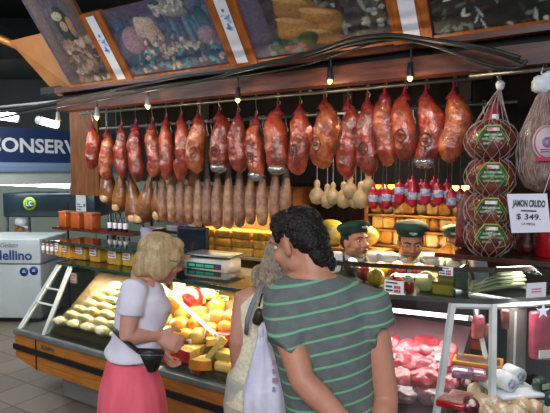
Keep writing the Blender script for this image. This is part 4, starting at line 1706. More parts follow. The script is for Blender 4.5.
# big yellow-green cheeses behind the first worker
for k, (u, v, w) in enumerate(((334, 232, 27), (369, 235, 21))):
    p = onn(u, v, 1.55)
    r = w / F * W(*p).y / 2
    bm = BM()
    nv = ell(bm, (0, 0, 0), (r * 1.25, r, r), seg=20, rings=12)
    jitter(nv, .006, 15, k)
    o = obj('large_cheese', bm, mat('olive cheese', '#8A7E34', '#6C6224', .4, 9, .2, 40, .3))
    o.location = W(p.x, 1.48, p.z)
    o.rotation_euler = (0, 0, TH)
    tag(o, ['large olive-yellow cheese behind the worker who looks aside', 'olive-yellow cheese between the two green-capped workers'][k], 'cheese', 'large cheeses behind the workers')
    bm = BM()
    tube(bm, [(-r * .3, -r * .98, r * .3), (0, -r * 1.03, 0), (r * .3, -r * .98, -r * .3)], .004, 5)
    obj('string', bm, m_paper, o)
bm = BM()
p = onn(350, 244, 1.55)
box2(bm, (p.x - .35, 1.36, p.z - .05), (p.x + .35, 1.60, p.z - .015))
for s in (-.33, .33):
    box2(bm, (p.x + s - .02, 1.38, 0), (p.x + s + .02, 1.58, p.z - .05))
o = obj('side_table', bm, m_brown)
o.location = (AX, AY, 0)
o.rotation_euler = (0, 0, TH)
tag(o, 'brown wooden bench behind the worker carrying the large cheeses', 'bench')

# ------------------------------------------------------------------ right case: meat below, cheese compartment above
P1 = Vector((1.31, .10))
def sdir(deg):
    a = R(deg) - TH
    return Vector((math.cos(a), math.sin(a)))
P0 = P1 - sdir(-18) * .82
P2 = P1 + sdir(-5) * .185
P3 = P2 + sdir(14) * 1.1
BK = [Vector((1.9, .95)), Vector((1.35, .62)), Vector((.52, .62))]
MEAT = stall('meat_counter', 'meat display counter with angled corner glass, white posts and upper glass compartment', 'display counter')
ZA, ZB = 1.280, 1.418


def poly_off(d):
    a = P0 + Vector((0, -d))
    b = P1 + Vector((-.28 * d, -d))
    c = P2 + Vector((.25 * d, -d * .95))
    e = P3 + sdir(14 - 90) * d
    return [a, b, c, e]


def ringpoly(d):
    return [tuple(q) for q in poly_off(d)] + [tuple(q) for q in BK]


bm = BM()
prism(bm, [tuple(q) for q in poly_off(-.15)] + [tuple(q) for q in BK], 0, .28)
obj('base', bm, mat('base grey', '#8C8A84', '#76746E', .5, 3), MEAT)
bm = BM()
prism(bm, ringpoly(.16), .28, .58)
obj('wood_panel', bm, m_oak, MEAT)
bm = BM()
prism(bm, ringpoly(.17), .58, .62)
obj('sill', bm, m_grey, MEAT)
m_dkglass = glass('compartment glass', '#E2ECE6', .05)
bm = BM()
prism(bm, ringpoly(0), ZA - .012, ZA)
obj('compartment_floor', bm, mat('compartment floor', '#3A3D3C', '#2C2F2E', .3, 6), MEAT)
bm = BM()
prism(bm, [tuple(q) for q in poly_off(0)] + [tuple(P3 + Vector((-.02, .07))), tuple(P2 + Vector((.0, .08))), tuple(P1 + Vector((-.01, .08))), tuple(P0 + Vector((-.01, .08)))], ZB, ZB + .010)
obj('top_glass', bm, m_dkglass, MEAT)
low, up_ = poly_off(.0), poly_off(.0)


def band(z0, z1, d, bm, th=.012):
    q = poly_off(d)
    q2 = poly_off(d - th)
    for i in range(3):
        vs = [(*q[i], z0), (*q[i + 1], z0), (*q[i + 1], z1), (*q[i], z1), (*q2[i], z0), (*q2[i + 1], z0), (*q2[i + 1], z1), (*q2[i], z1)]
        add(bm, vs, [(0, 1, 2, 3), (7, 6, 5, 4), (0, 4, 5, 1), (1, 5, 6, 2), (2, 6, 7, 3), (3, 7, 4, 0)])


bm = BM()
band(ZB - .004, ZB + .018, .008, bm)
obj('top_rim', bm, mat('dark rim', '#2A2420', '#3E2E1C', .2, 10, coat=.6), MEAT, True)
bm = BM()
band(ZA - .020, ZA + .004, .008, bm)
obj('lower_rim', bm, mat('grey rim', '#4E524E', '#3E423E', .3, 10), MEAT, True)
bm = BM()
q = poly_off(.012)
for i in (1, 2):
    tube(bm, [(*q[i], ZA - .032), (*q[i + 1], ZA - .032)], .013, 4)
obj('white_frame', bm, m_alu, MEAT, True)
q = poly_off(0)
q2 = poly_off(-.004)
for i in range(3):
    bm = BM()
    vs = [(*q[i], ZA + .004), (*q[i + 1], ZA + .004), (*q[i + 1], ZB - .004), (*q[i], ZB - .004)]
    vs += [(*q2[i], ZA + .004), (*q2[i + 1], ZA + .004), (*q2[i + 1], ZB - .004), (*q2[i], ZB - .004)]
    add(bm, vs, [(0, 1, 2, 3), (7, 6, 5, 4), (0, 4, 5, 1), (1, 5, 6, 2), (2, 6, 7, 3), (3, 7, 4, 0)])
    obj('glass_pane', bm, m_dkglass, MEAT, True)
bot = poly_off(.15)
for i in range(3):
    bm = BM()
    vs = [(*bot[i], .62), (*bot[i + 1], .62), (*q[i + 1], ZA - .02), (*q[i], ZA - .02)]
    vs += [(x, y + .004, z) for x, y, z in vs]
    add(bm, vs, [(0, 1, 2, 3), (7, 6, 5, 4), (0, 4, 5, 1), (1, 5, 6, 2), (2, 6, 7, 3), (3, 7, 4, 0)])
    obj('glass_pane', bm, m_glass, MEAT, True)
for i in (1, 2):
    bm = BM()
    bb = poly_off(.158)[i]
    tt = poly_off(.010)[i]
    tube(bm, [(*bb, .62), (*tt, ZA - .02)], .0185, 4)
    obj('white_post', bm, m_alu, MEAT, True)
bm = BM()
a_, b_ = onn(470, 318, .45), onn(485, 350, .40)
tube(bm, [(a_.x, .45, ZA - .02), (b_.x + .01, .40, .9), (b_.x + .05, .38, .62)], .013, 4)
obj('white_post', bm, m_alu, MEAT, True)
bm = BM()
box2(bm, (1.305, .11, ZA), (1.315, .36, ZB))
obj('divider', bm, mat('divider green', '#33433A', '#26342C', .25, 10, coat=.4), MEAT)
bm = BM()
box2(bm, (.55, .44, ZA), (1.31, .447, ZB))
obj('back_glass', bm, m_dkglass, MEAT)
# inner deck
D2 = .80


def d2z(n):
    return .66 + D2 * (n - .05)


bm = BM()
s0_, s1_ = .52, 1.30
vs = [(s0_, .0, .625), (s1_ - .02, .0, .625), (s1_ - .02, .0, d2z(0)), (s0_, .0, d2z(0)), (s0_, .52, .625), (s1_, .52, .625), (s1_, .52, d2z(.52)), (s0_, .52, d2z(.52))]
add(bm, vs, [(0, 1, 2, 3), (4, 5, 6, 7), (3, 2, 6, 7), (0, 3, 7, 4), (1, 2, 6, 5), (0, 1, 5, 4)])
obj('inner_deck', bm, mat('deck steel pink', '#6A4A4E', '#5A3C42', .35, 5), MEAT, True)
bm = BM()
box2(bm, (.52, .55, .905), (1.36, .59, .95))
obj('back_rail', bm, mat('orange rail', '#A8481E', '#8E3A16', .4, 6), MEAT)
bm = BM()
box2(bm, (.52, .60, .62), (1.36, .615, 1.24))
obj('back_panel', bm, mat('meat back', '#3E2E30', '#2E2224', .4, 5), MEAT)
lt0, lt1 = onn(366, 307.5, .30), onn(472, 318.5, .30)
lightbar(W(lt0.x, .30, lt0.z), W(lt1.x, .30, lt1.z), 'long pinkish white tube lamp above the meat', .0125, m=glow('meat tube', '#FFE4F2', 5), group=None)
lt0, lt1 = onn(394, 275, .16), onn(429, 276, .16)
lightbar(W(lt0.x, .16, lt0.z), W(lt1.x, .16, lt1.z), 'short warm streak standing for a reflection in the upper glass compartment', .0085, m=glow('warm streak', '#FFE6B4', 4), group=None)  # reflection of a fluorescent in the glass, built as a glowing bar


def deck2(u, v, off=0):
    nr = MS.to_3x3() @ Vector((0, -D2, 1))
    return MS.inverted() @ hit(u, v, W(0, .05, .66 + off), nr)


m_meat = [mat('meat %d' % k, a, b, .3, 20, .6, 40, .7, contrast=(.38, .66), detail=6) for k, (a, b) in enumerate((('#B8404C', '#8E2834'), ('#C8606A', '#A03644'), ('#A83844', '#7C222E'), ('#D07C7A', '#AC4450')))]
meats = [(389, 344, 20, 9), (407, 349, 25, 10), (425, 345, 26, 10), (443, 351, 24, 9), (392, 361, 24, 12), (415, 361, 30, 12), (440, 364, 28, 11), (397, 377, 28, 13), (424, 377, 32, 13), (446, 380, 22, 11),
         (375, 352, 18, 11), (377, 371, 20, 12), (402, 392, 30, 12), (431, 393, 30, 11)]
for k, (u, v, w, h) in enumerate(meats):
    p = deck2(u, v, 0)
    Yd = W(*p).y
    r, t = w / F * Yd / 2 * 1.25, h / F * Yd * .5
    p = deck2(u, v, t * .45)
    bm = BM()
    nv = ell(bm, (0, 0, 0), (r, .075, t), Matrix.Rotation(.55, 3, 'X'), seg=20, rings=12)
    jitter(nv, .016, 16, k)
    jitter(nv, .005, 50, k)
    o = obj('meat_cut', bm, m_meat[k % 4] if k < 12 else mat('vacuum meat', '#8A6068', '#5E3C46', .2, 12, .8, 30, .8))
    o.location = W(*p)
    o.rotation_euler = (0, 0, TH + rnd.uniform(-.25, .25))
    lab = ('pink raw meat cut in the case, %s in the %s row from the striped shirt' % (ORD[[1, 2, 3, 4, 1, 2, 3, 1, 2, 3, 0, 0][k]], ['top', 'top', 'top', 'top', 'middle', 'middle', 'middle', 'lower', 'lower', 'lower', 'top', 'lower'][k])) if k < 12 else \
        ['dark vacuum-packed meat at the bottom of the case beside the man\'s arm', 'dark vacuum-packed meat at the bottom of the case beside the white post'][k - 12]
    tag(o, lab, 'meat', 'raw meat in the case')
    if k in (0, 4, 6):
        bm = BM()
        box(bm, (0, -.03, t * .8), (.05, .004, .025), Matrix.Rotation(-.5, 4, 'X'))
        obj('price_tag', bm, m_paper, o)

# upper compartment contents
def comp_ball(u, v, w, m, lab, flat=1.0, n=.24):
    p = onn(u, v, n)
    r = w / F * W(*p).y / 2
    bm = BM()
    nv = ell(bm, (0, 0, 0), (r, r, r * flat), seg=20, rings=14)
    jitter(nv, .003, 12, u)
    o = obj('wax_cheese', bm, m)
    o.location = W(p.x, n, max(ZA + r * flat, p.z))
    o.rotation_euler = (0, 0, TH)
    tag(o, lab, 'cheese', 'round waxed cheeses in the upper compartment')
    bm = BM()
    lathe(bm, [(.001, r * flat * .985), (r * .25, r * flat * .95), (r * .25, r * flat * .975), (.001, r * flat * 1.01)], 12)
    obj('top_mark', bm, m_paper, o)
    return o


m_wred = mat('wax red', '#C01824', '#A0101C', .2, 8, coat=.8)
m_wyel = mat('wax yellow', '#D8A820', '#C08C14', .25, 8, coat=.6)
m_wdk = mat('wax green', '#1C2E20', '#142018', .2, 8, coat=.8)
comp_ball(352, 271, 18, m_wdk, 'dark green waxed cheese ball behind the striped shoulder', n=.36)
comp_ball(365, 273, 17, m_wred, 'bright red waxed cheese ball next to the dark green one')
comp_ball(381, 270, 17, m_wyel, 'yellow waxed cheese ball between the two red ones', n=.38)
comp_ball(376, 284, 18, m_wyel, 'yellow waxed cheese ball at the front glass under the striped shoulder', n=.17)
comp_ball(398, 270, 18, mat('wax maroon', '#8A1C24', '#6A121A', .25, 8, coat=.7), 'dark red waxed cheese ball above the price card', n=.38)
comp_ball(419, 271, 16, mat('wax orange', '#C06A1C', '#8A2A20', .25, 8, coat=.7, contrast=(.45, .55)), 'orange and red waxed cheese beside the warm streak', n=.38)
comp_ball(396, 284, 13, m_wred, 'red waxed cheese hidden behind the price card', n=.25)
# pale round cheese standing on edge
p = onn(426, 286, .2)
r_ = 20 / F * W(*p).y / 2
bm = BM()
nv = lathe(bm, [(.002, -.035), (r_ * .85, -.033), (r_, -.018), (r_, .018), (r_ * .85, .033), (.002, .035)], 24, Matrix.Translation((0, 0, r_)) @ Matrix.Rotation(PI / 2, 4, 'X'))
jitter(nv, .003, 20)
o = solo('pale_cheese', bm, mat('pale rind', '#D8CC98', '#C4B478', .5, 12, .2, 40), W(p.x, .2, ZA), TH, 'pale round cheese standing on edge beside the yellow blocks', 'cheese')
# can and red packet
p = onn(409, 286, .17)
r = thing('can', 'small red can with white lid in front of the pale round cheese', 'can', W(p.x, .17, ZA), TH)
bm = BM()
lathe(bm, [(.024, 0), (.026, .003), (.026, .045), (.024, .048)], 18)
obj('body', bm, m_wred, r)
bm = BM()
lathe(bm, [(.024, .048), (.024, .075), (.021, .082), (.002, .082)], 18)
obj('lid', bm, m_white, r)
# yellow blocks
for k, (u, v, w, h, n) in enumerate(((446, 289, 22, 13, .2), (449, 275, 18, 11, .2), (437, 277, 12, 12, .33))):
    p = onn(u, v, n)
    Yd = W(*p).y
    w_, h_ = w / F * Yd, h / F * Yd
    r = thing('cheese_block', ['lower yellow cheese slab beside the green divider', 'upper yellow cheese slab beside the green divider', 'yellow cheese slab behind the pale round cheese'][k], 'cheese', W(p.x, n, ZA if k != 1 else ZA + 13 / F * W(*p).y + .002), TH, 'yellow slabs in the upper compartment')
    bm = BM()
    box2(bm, (-w_ / 2, -.05, 0), (w_ / 2, .05, h_), r=.006)
    obj('paste', bm, mat('slab yellow', '#D8B050', '#C49638', .4, 8), r)
    bm = BM()
    box2(bm, (-w_ / 2 - .001, -.052, h_ * .8), (w_ / 2 + .001, .052, h_ + .002))
    obj('rind', bm, mat('slab rind', '#A87428', '#94621C', .45), r)
# price tags on the glass
def gtag(u, v, w, h, lab, n=.065):
    p = onn(u, v, .05)
    n = P1.y - (P1.x - p.x) * math.tan(R(15)) - .012
    p = onn(u, v, n)
    Yd = W(*p).y
    w_, h_ = w / F * Yd, h / F * Yd
    r = thing('price_tag', lab, 'price tag', W(*p), TH, 'price tags on the meat counter')
    bm = BM()
    box2(bm, (-w_ / 2, -.002, -h_ / 2), (w_ / 2, .0, h_ / 2))
    obj('card', bm, m_paper, r)
    bm = BM()
    box2(bm, (-w_ * .42, -.0045, h_ * .28), (w_ * .2, -.0015, h_ * .38))
    box2(bm, (-w_ * .42, -.0045, -h_ * .05), (-w_ * .1, -.0015, h_ * .08))
    box2(bm, (-w_ * .42, -.0045, -h_ * .34), (-w_ * .05, -.0015, -h_ * .22))
    obj('print', bm, m_ink, r)
    bm = BM()
    for x in (0.02, .14, .26):
        box2(bm, (w_ * x, -.005, -h_ * .10), (w_ * (x + .09), -.0015, h_ * .12))
        box2(bm, (w_ * x, -.005, -h_ * .40), (w_ * (x + .09), -.0015, -h_ * .18))
    obj('red_print', bm, m_redink, r)
    return r


gtag(394, 287, 20, 13, 'white price tag with red figures on the glass below the red cheeses')
gtag(446, 271, 14, 9, 'small white price tag with red figures on the yellow slabs')
# dried fish in the corner compartment
m_fish = mat('dried fish', '#CFC7A8', '#A89C7C', .5, 12, .3, 40)
m_fish2 = mat('fish skin', '#6E7460', '#4E5446', .4, 12)
for k in range(6):
    u0, v0 = [(469, 294), (471, 290), (475, 286), (480, 283), (486, 280), (478, 294)][k]
    u1, v1 = [(522, 284), (523, 280), (522, 276), (520, 273), (524, 288), (526, 292)][k]
    Ya, Yb = 2.60 + .03 * k, 2.62 + .03 * k
    a_, b_ = at(u0, v0, Ya), at(u1, v1, Yb)
    for q in (a_, b_):
        q.z = max(q.z, ZA + .012)
    mid = (a_ + b_) / 2 + Vector((0, 0, .012))
    bm = BM()
    nv = tube(bm, [Vector((0, 0, 0)), (a_ * .75 + b_ * .25) - a_ + Vector((0, 0, .008)), mid - a_, b_ - a_], [.005, .016, .02, .017], 12, round_ends=True, flat=.6)
    jitter(nv, .004, 25, k)
    o = obj('dried_fish', bm, m_fish)
    o.location = a_
    tag(o, 'pale dried fish fillet in the corner compartment, %s from the front glass' % ORD[[1, 2, 3, 4, 5, 0][k]], 'fish', 'dried fish fillets in the corner compartment')
    bm = BM()
    dd = (b_ - a_)
    tube(bm, [dd * .2 + Vector((0, -.006, .018)), dd * .5 + Vector((0, -.008, .028)), dd * .8 + Vector((0, -.006, .018))], [.002, .006, .003], 6)
    obj('dark_skin', bm, m_fish2, o)
# price tag on the second segment
c2 = at(536, 290, 2.30)
r = thing('price_tag', 'blank-looking white price card with faint pink print beside the dried fish', 'price tag', c2, R(14), 'price tags on the meat counter')
bm = BM()
box2(bm, (-.05, -.002, -.032), (.05, 0, .032))
obj('card', bm, m_paper, r)
bm = BM()
for z in (.002, -.01):
    box2(bm, (-.025, -.004, z), (.025, -.001, z + .006))
obj('print', bm, mat('pink print', '#D88A9C', '#C87A8C', .7), r)

# board above the compartment carrying the net bags
bm = BM()
p0, p1 = onn(440, 253, .36), onn(560, 253, .36)
prism(bm, [(1.16, .28), (1.95, .28), (1.95, .66), (1.12, .66)], 1.448, 1.472)
o = obj('counter_board', bm, mat('board dark red', '#4A2218', '#34160F', .3, 5, stretch=(1, 8, 8), coat=.5))
o.location = (AX, AY, 0)
o.rotation_euler = (0, 0, TH)
tag(o, 'dark red-brown board under the net bags on top of the meat counter', 'board')

# corner case contents
def cz(u, v, Y):
    return at(u, v, Y)


CORN = MEAT
pa = at(512, 386, 2.52)
bm = BM()
box2(bm, (-.12, -.11, -.02), (.10, .10, 0), r=.008)
o = solo('white_tray', bm, m_white, pa, R(10), 'white plastic tray holding rolled cheeses in the corner case', 'tray')
bm = BM()
lathe(bm, [(.03, .001), (.03, pa.z * -1 + .62 + .02)], 12)
obj('stand', bm, m_grey, o)
for k, (u, v, rr, lab, m) in enumerate(((512, 377, .042, 'white wrapped roll facing out on the white tray', m_white), (521, 366, .038, 'white wrapped roll behind the other on the white tray', m_white), (499, 374, .046, 'pale net-wrapped round cheese on the white tray', mat('pale green cheese', '#CCD2B0', '#B0B890', .5, 30, .5, 60)))):
    p = at(u, v, [2.44, 2.54, 2.50][k])
    if k < 2:
        bm = BM()
        nv = tube(bm, [(-.03, .08, 0), (0, 0, 0)], rr, 18)
        r = thing('cheese_roll', lab, 'cheese', (p.x, p.y, pa.z + rr + .001), 0)
        obj('wrapped_roll', bm, m, r)
        bm = BM()
        tube(bm, [(.0, -.0, 0), (.001, -.003, 0)], rr * .55, 16)
        obj('end_label', bm, mat('roll ring', '#7A86A8', '#C8CCD8', .5, 60, contrast=(.4, .6)), r)
    else:
        bm = BM()
        nv = ell(bm, (0, 0, 0), (rr, rr, rr * .8))
        jitter(nv, .005, 30)
        o = solo('round_cheese', bm, m, (p.x, p.y, pa.z + rr * .8), 0, lab, 'cheese')
# yellow-framed tray with dark contents, purple packets, cheese heap, red trays
pz = at(478, 363, 2.72)
r = thing('yellow_tray', 'orange-framed tray with dark contents behind the white post', 'tray', pz, R(-25))
bm = BM()
for lo, hi in (((-.12, -.07, 0), (.12, -.055, .02)), ((-.12, .055, 0), (.12, .07, .02)), ((-.12, -.055, 0), (-.105, .055, .02)), ((.105, -.055, 0), (.12, .055, .02))):
    box2(bm, lo, hi, r=.004)
obj('rim', bm, mat('tray yellow', '#D08A24', '#B87418', .4), r)
bm = BM()
box2(bm, (-.11, -.06, .001), (.11, .06, .012))
obj('contents', bm, mat('tray dark', '#4A3A34', '#6E4A3E', .4, 40), r)
bm = BM()
box2(bm, (-.03, -.03, .63 - pz.z), (.03, .03, -.001))
obj('stand', bm, m_grey, r)
for k, (u, v, w, Y, m) in enumerate(((462, 372, 22, 2.55, mat('purple pack', '#A07090', '#7A4A6E', .2, 20, .6, 40, .8)), (478, 374, 16, 2.58, mat('rose pack', '#C07A8C', '#9A4A62', .2, 20, .6, 40, .8)))):
    p = at(u, v, Y)
    bm = BM()
    nv = box(bm, (0, 0, 0), (w / F * Y, .10, .04), None, 0, .014)
    jitter(nv, .01, 30, k)
    o = solo('vacuum_pack', bm, m, p, R(-20), ['purple vacuum pack between the two white posts', 'rose vacuum pack under the orange-framed tray'][k], 'packet', 'vacuum packs in the corner case')
    bm = BM()
    box(bm, (0, -.03, .021), (.05, .03, .003))
    obj('label', bm, m_paper, o)
m_ch = [mat('heap cheese %d' % k, a, b, .45, 12, .3, 50, .3) for k, (a, b) in enumerate((('#D8BC90', '#C0A070'), ('#E0CAA4', '#CAAE80'), ('#CDAE84', '#A8845C')))]
heap = [(467, 384, 9, 1), (476, 392, 11, 0), (488, 390, 12, 0), (500, 393, 11, 0), (517, 394, 12, 0), (528, 398, 10, 0), (482, 403, 12, 0), (494, 404, 12, 0), (508, 403, 12, 0), (521, 406, 12, 0), (470, 405, 11, 1), (534, 408, 10, 0), (502, 413, 12, 0), (515, 415, 12, 0), (488, 415, 12, 0)]
for k, (u, v, rp, kind) in enumerate(heap):
    Y = 2.42 + (405 - v) * .012
    p = at(u, v, Y)
    rr = rp / F * Y * .86
    bm = BM()
    nv = lathe(bm, [(.002, -.022), (rr * .8, -.022), (rr, -.008), (rr, .010), (rr * .82, .024), (.002, .027)], 18, Matrix.Rotation(R(48) + rnd.uniform(-.2, .2), 4, 'X') @ Matrix.Rotation(rnd.uniform(-.3, .3), 4, 'Y'))
    jitter(nv, .003, 30, k)
    o = solo('small_cheese', bm, m_ch[k % 3] if not kind else mat('maroon cheese', '#6E2A34', '#501C26', .3, 10, coat=.5), p, rnd.uniform(-.3, .3), ('small flat cream cheese in the corner case heap, %s' % ORD[k]) if not kind else '', 'cheese', 'small cheeses heaped in the corner case')
    o['label'] = ['small maroon cheese at the top of the corner heap', 'small cream cheese just under the maroon one in the corner heap', 'cream cheese under the left edge of the white tray', 'cream cheese beside the near white post, under the tray', 'cream cheese under the white wrapped roll',
                  'cream cheese below the tray, toward the green packets', 'cream cheese in the second layer, beside the red trays', 'cream cheese in the second layer at the near post', 'cream cheese in the second layer, past the near post', 'cream cheese in the second layer by the green packets',
                  'small maroon cheese beside the red trays', 'cream cheese furthest toward the green packets', 'cream cheese in the lowest layer at the near post', 'cream cheese in the lowest layer, past the near post', 'cream cheese in the lowest layer, next to the red trays'][k]
    bm = BM()
    o2m = Matrix.Rotation(R(48), 4, 'X')
    lathe(bm, [(.001, .026), (rr * .4, .026), (rr * .4, .0285), (.001, .0285)], 14, o2m)
    obj('round_label', bm, mat('pinkish label', '#D8A8A0', '#E8DCC8', .5, 80, contrast=(.45, .55)), o)
bm = BM()
prism(bm, [tuple(P1 + Vector((-.02, .0))), tuple(P2 + Vector((.05, -.02))), tuple(P3 + Vector((0, .06))), (1.9, .9), (1.35, .55)], .621, .66)
obj('corner_deck', bm, m_white, MEAT)
for k, (u, v) in enumerate(((452, 401), (462, 397))):
    p = at(u, v, 2.45 + .06 * k)
    r = thing('red_tray', ['red tray of minced meat at the foot of the corner case', 'red tray of minced meat stacked behind the first'][k], 'tray', (p.x, p.y, p.z - .02), R(-30), 'red trays in the corner case')
    bm = BM()
    box2(bm, (-.065, -.05, 0), (.065, .05, .03), r=.008)
    obj('tray_body', bm, m_wred, r)
    bm = BM()
    nv = box2(bm, (-.055, -.04, .028), (.055, .04, .038), r=.004)
    jitter(nv, .004, 50)
    obj('contents', bm, mat('mince', '#A86A64', '#C8988C', .5, 60), r)
# grey upright and pink packages beyond the near post
for k, (u0, u1, v0, v1, Y, m, lab) in enumerate(((511, 530, 308, 374, 2.72, mat('grey panel', '#7C7672', '#6A6460', .5, 5), 'grey upright panel behind the near white post'), (534, 560, 312, 362, 2.62, mat('pink meat pack', '#C24A5E', '#9C2C44', .3, 14, .5, 40, .6), 'large pink meat package hanging near the frame edge'))):
    a_, b_ = at(u0, v1, Y), at(u1, v0, Y)
    bm = BM()
    nv = box2(bm, (0, 0, 0), (b_.x - a_.x, .05, b_.z - a_.z), r=.012)
    if k:
        jitter(nv, .014, 12)
    o = solo(['upright_panel', 'meat_package'][k], bm, m, a_, R(10), lab, ['panel', 'packet'][k])
    bm = BM()
    if k:
        box2(bm, (.02, -.012, .02), (.09, -.006, .06))
        obj('label', bm, m_paper, o)
    else:
        box2(bm, (.01, -.005, .02), (.02, .0, b_.z - a_.z - .02))
        obj('edge_strip', bm, m_alu, o)
for k, (u, v, w, h, Y, m, lab) in enumerate(((478, 327, 13, 24, 2.78, mat('pink bag', '#B8585E', '#8A3A40', .25, 16, .6, 40, .7), 'pink vacuum bag hanging between the white posts'), (490, 334, 11, 20, 2.84, mat('brown bag', '#8E5A48', '#5E3A30', .25, 16, .6, 40, .7), 'brown vacuum bag hanging just beside the near white post'), (505, 318, 7, 22, 2.70, mat('rust bag', '#7E4030', '#582820', .25, 16, .6, 40, .7), 'narrow rust coloured bag hanging past the near white post'))):
    p = at(u, v, Y)
    w_, h_ = w / F * Y, h / F * Y
    r = thing('hanging_bag', lab, 'packet', p, R(-10 + 8 * k), 'bags hanging in the corner case')
    bm = BM()
    nv = box2(bm, (-w_ / 2, -.02, -h_ / 2), (w_ / 2, .02, h_ / 2), r=.016)
    jitter(nv, .012, 22, k)
    obj('bag_body', bm, m, r)
    bm = BM()
    tube(bm, [(0, 0, h_ / 2 - .01), (0, 0, ZA - .013 - p.z)], .003, 5)
    obj('string', bm, m_paper, r)
p = at(543, 311, 2.36)
bm = BM()
star = []
for k in range(10):
    rr = .036 if k % 2 == 0 else .013
    star.append((rr * math.sin(2 * PI * k / 10), rr * math.cos(2 * PI * k / 10)))
nv = prism(bm, star, 0, .003, frame_on((0, 0, 0), (1, 0, 0), (0, 0, 1)))
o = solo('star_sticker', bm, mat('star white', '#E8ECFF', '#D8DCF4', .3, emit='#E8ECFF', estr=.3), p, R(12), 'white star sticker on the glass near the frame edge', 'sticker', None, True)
for k, (u, v, m) in enumerate(((540, 384, mat('green pack', '#2C4A38', '#1C3426', .3, 16, .4, 40, .5)), (535, 400, mat('brown pack', '#8A4A34', '#5E2E22', .3, 16, .4, 40, .5)), (548, 398, mat('teal pack', '#2E5A56', '#1E403E', .3, 16, .4, 40, .5)))):
    p = at(u, v, 2.48)
    bm = BM()
    nv = box(bm, (0, 0, 0), (.07, .06, .06), None, 0, .015)
    jitter(nv, .012, 25, k)
    o = solo('food_packet', bm, m, p, R(20), ['dark green packet beyond the near white post', 'brown packet under the dark green one', 'teal packet at the frame edge'][k], 'packet', 'packets beyond the near post')
    bm = BM()
    box(bm, (0, -.034, 0), (.04, .004, .025))
    obj('label', bm, mat('pale label', '#A8B49C', '#94A088', .5), o)

# red tub at the far right behind the sign
p = onn(550, 243, .45)
bm = BM()
lathe(bm, [(.06, 0), (.065, .005), (.07, .12), (.071, .125), (.02, .126)], 20)
o = solo('red_tub', bm, m_wred, W(p.x, .45, 1.473), TH, 'red tub on the dark board beside the price sign', 'tub')
bm = BM()
lathe(bm, [(.073, .125), (.073, .137), (.002, .138)], 20)
obj('lid', bm, m_wred, o)

# ------------------------------------------------------------------ lights
sc_ = bpy.context.scene
wd_ = bpy.data.worlds.new('world')
sc_.world = wd_
wd_.use_nodes = True
bg = wd_.node_tree.nodes['Background']
bg.inputs[0].default_value = (.75, .85, 1, 1)
bg.inputs[1].default_value = .35
sc_.view_settings.view_transform = 'Standard'
sc_.view_settings.look = 'None'
sc_.cycles.use_denoising = True


def area(name, loc, target, size, energy, color=(1, 1, 1), sy=None, spread=None):
    l = bpy.data.lights.new(name, 'AREA')
    l.energy = energy
    l.color = color
    l.size = size
    if sy:
        l.shape = 'RECTANGLE'
        l.size_y = sy
    if spread:
        l.spread = spread
    o = bpy.data.objects.new(name, l)
    C.objects.link(o)
    o.location = loc
    d = Vector(target) - Vector(loc)
    o.rotation_euler = d.to_track_quat('-Z', 'Y').to_euler()
    return o


area('front fill light', (-.6, -2.2, 3.6), (.1, 3.2, 1.4), 2.6, 165, (.95, .97, 1), 1.6)  # unseen fill added behind the camera for the people and stall
area('aisle fill light', (-3.4, 3.0, 3.2), (-2.6, 5.5, .6), 1.5, 75, (.92, .97, 1))  # unseen fill added to brighten the aisle
area('far hall fill light', (-4.2, 7.0, 3.25), (-3.9, 8.2, 0), 1.6, 85, (.9, 1, .95))  # unseen fill added to lift the far hall
area('sign fill light', (-2.9, 3.9, 3.2), (-3.0, 6.4, 1.8), 1.0, 45, (.95, 1, .97))  # unseen fill added to brighten the front of the sign
area('cheese case light', W(-1.45, .36, 1.07), W(-1.45, .25, .6), .9, 52, (1, .92, .76), .12)
area('cheese case light', W(-.5, .36, 1.09), W(-.5, .25, .6), .9, 16, (1, .80, .50), .12)
area('meat case light', W(.95, .3, 1.12), W(.95, .2, .6), .7, 4, (1, .92, .93), .1)
area('corner case light', W(1.5, .35, 1.25), W(1.45, .1, .6), .3, 2.4, (1, .92, .95), .2)
area('compartment light', W(.95, .35, 1.42), W(.95, .25, 1.2), .7, 5.5, (1, .85, .65), .12)
area('fish fill light', W(1.65, .35, 1.42), W(1.6, .2, 1.2), .4, 3, (1, .95, .88), .12)  # fill added to brighten the dried fish, no fixture there
area('back shelf light', W(-1.1, 1.50, 1.62), W(-1.1, 1.62, 1.1), .9, 13, (1, .78, .42), .1)
area('niche light', W(.62, 1.63, 1.80), W(.62, 1.8, 1.3), .8, 110, (1, .72, .36), .08)
area('worker light', W(.5, .75, 2.25), W(.5, 1.2, 1.3), .6, 7, (1, .9, .78), .3)

# ------------------------------------------------------------------ people
def skinmat(name, a, b):
    return mat(name, a, b, .5, 7, .08, 60, sub=.08, contrast=(.3, .7))


def capsule(bm, pts, rad, seg=14, flat=1.0):
    return tube(bm, pts, rad, seg, round_ends=True, flat=flat)


def ring(c, rx, ry, yaw, n=28, p=.85, tiltx=0, pitch=0):
    cx, sx = math.cos(yaw), math.sin(yaw)
    out = []
    for k in range(n):
        a = 2 * PI * k / n
        ca, sa = math.cos(a), math.sin(a)
        x = rx * math.copysign(abs(ca) ** p, ca)
        y = ry * math.copysign(abs(sa) ** p, sa)
        out.append(Vector((c[0] + x * cx - y * sx, c[1] + x * sx + y * cx, c[2] + tiltx * x + pitch * y)))
    return out


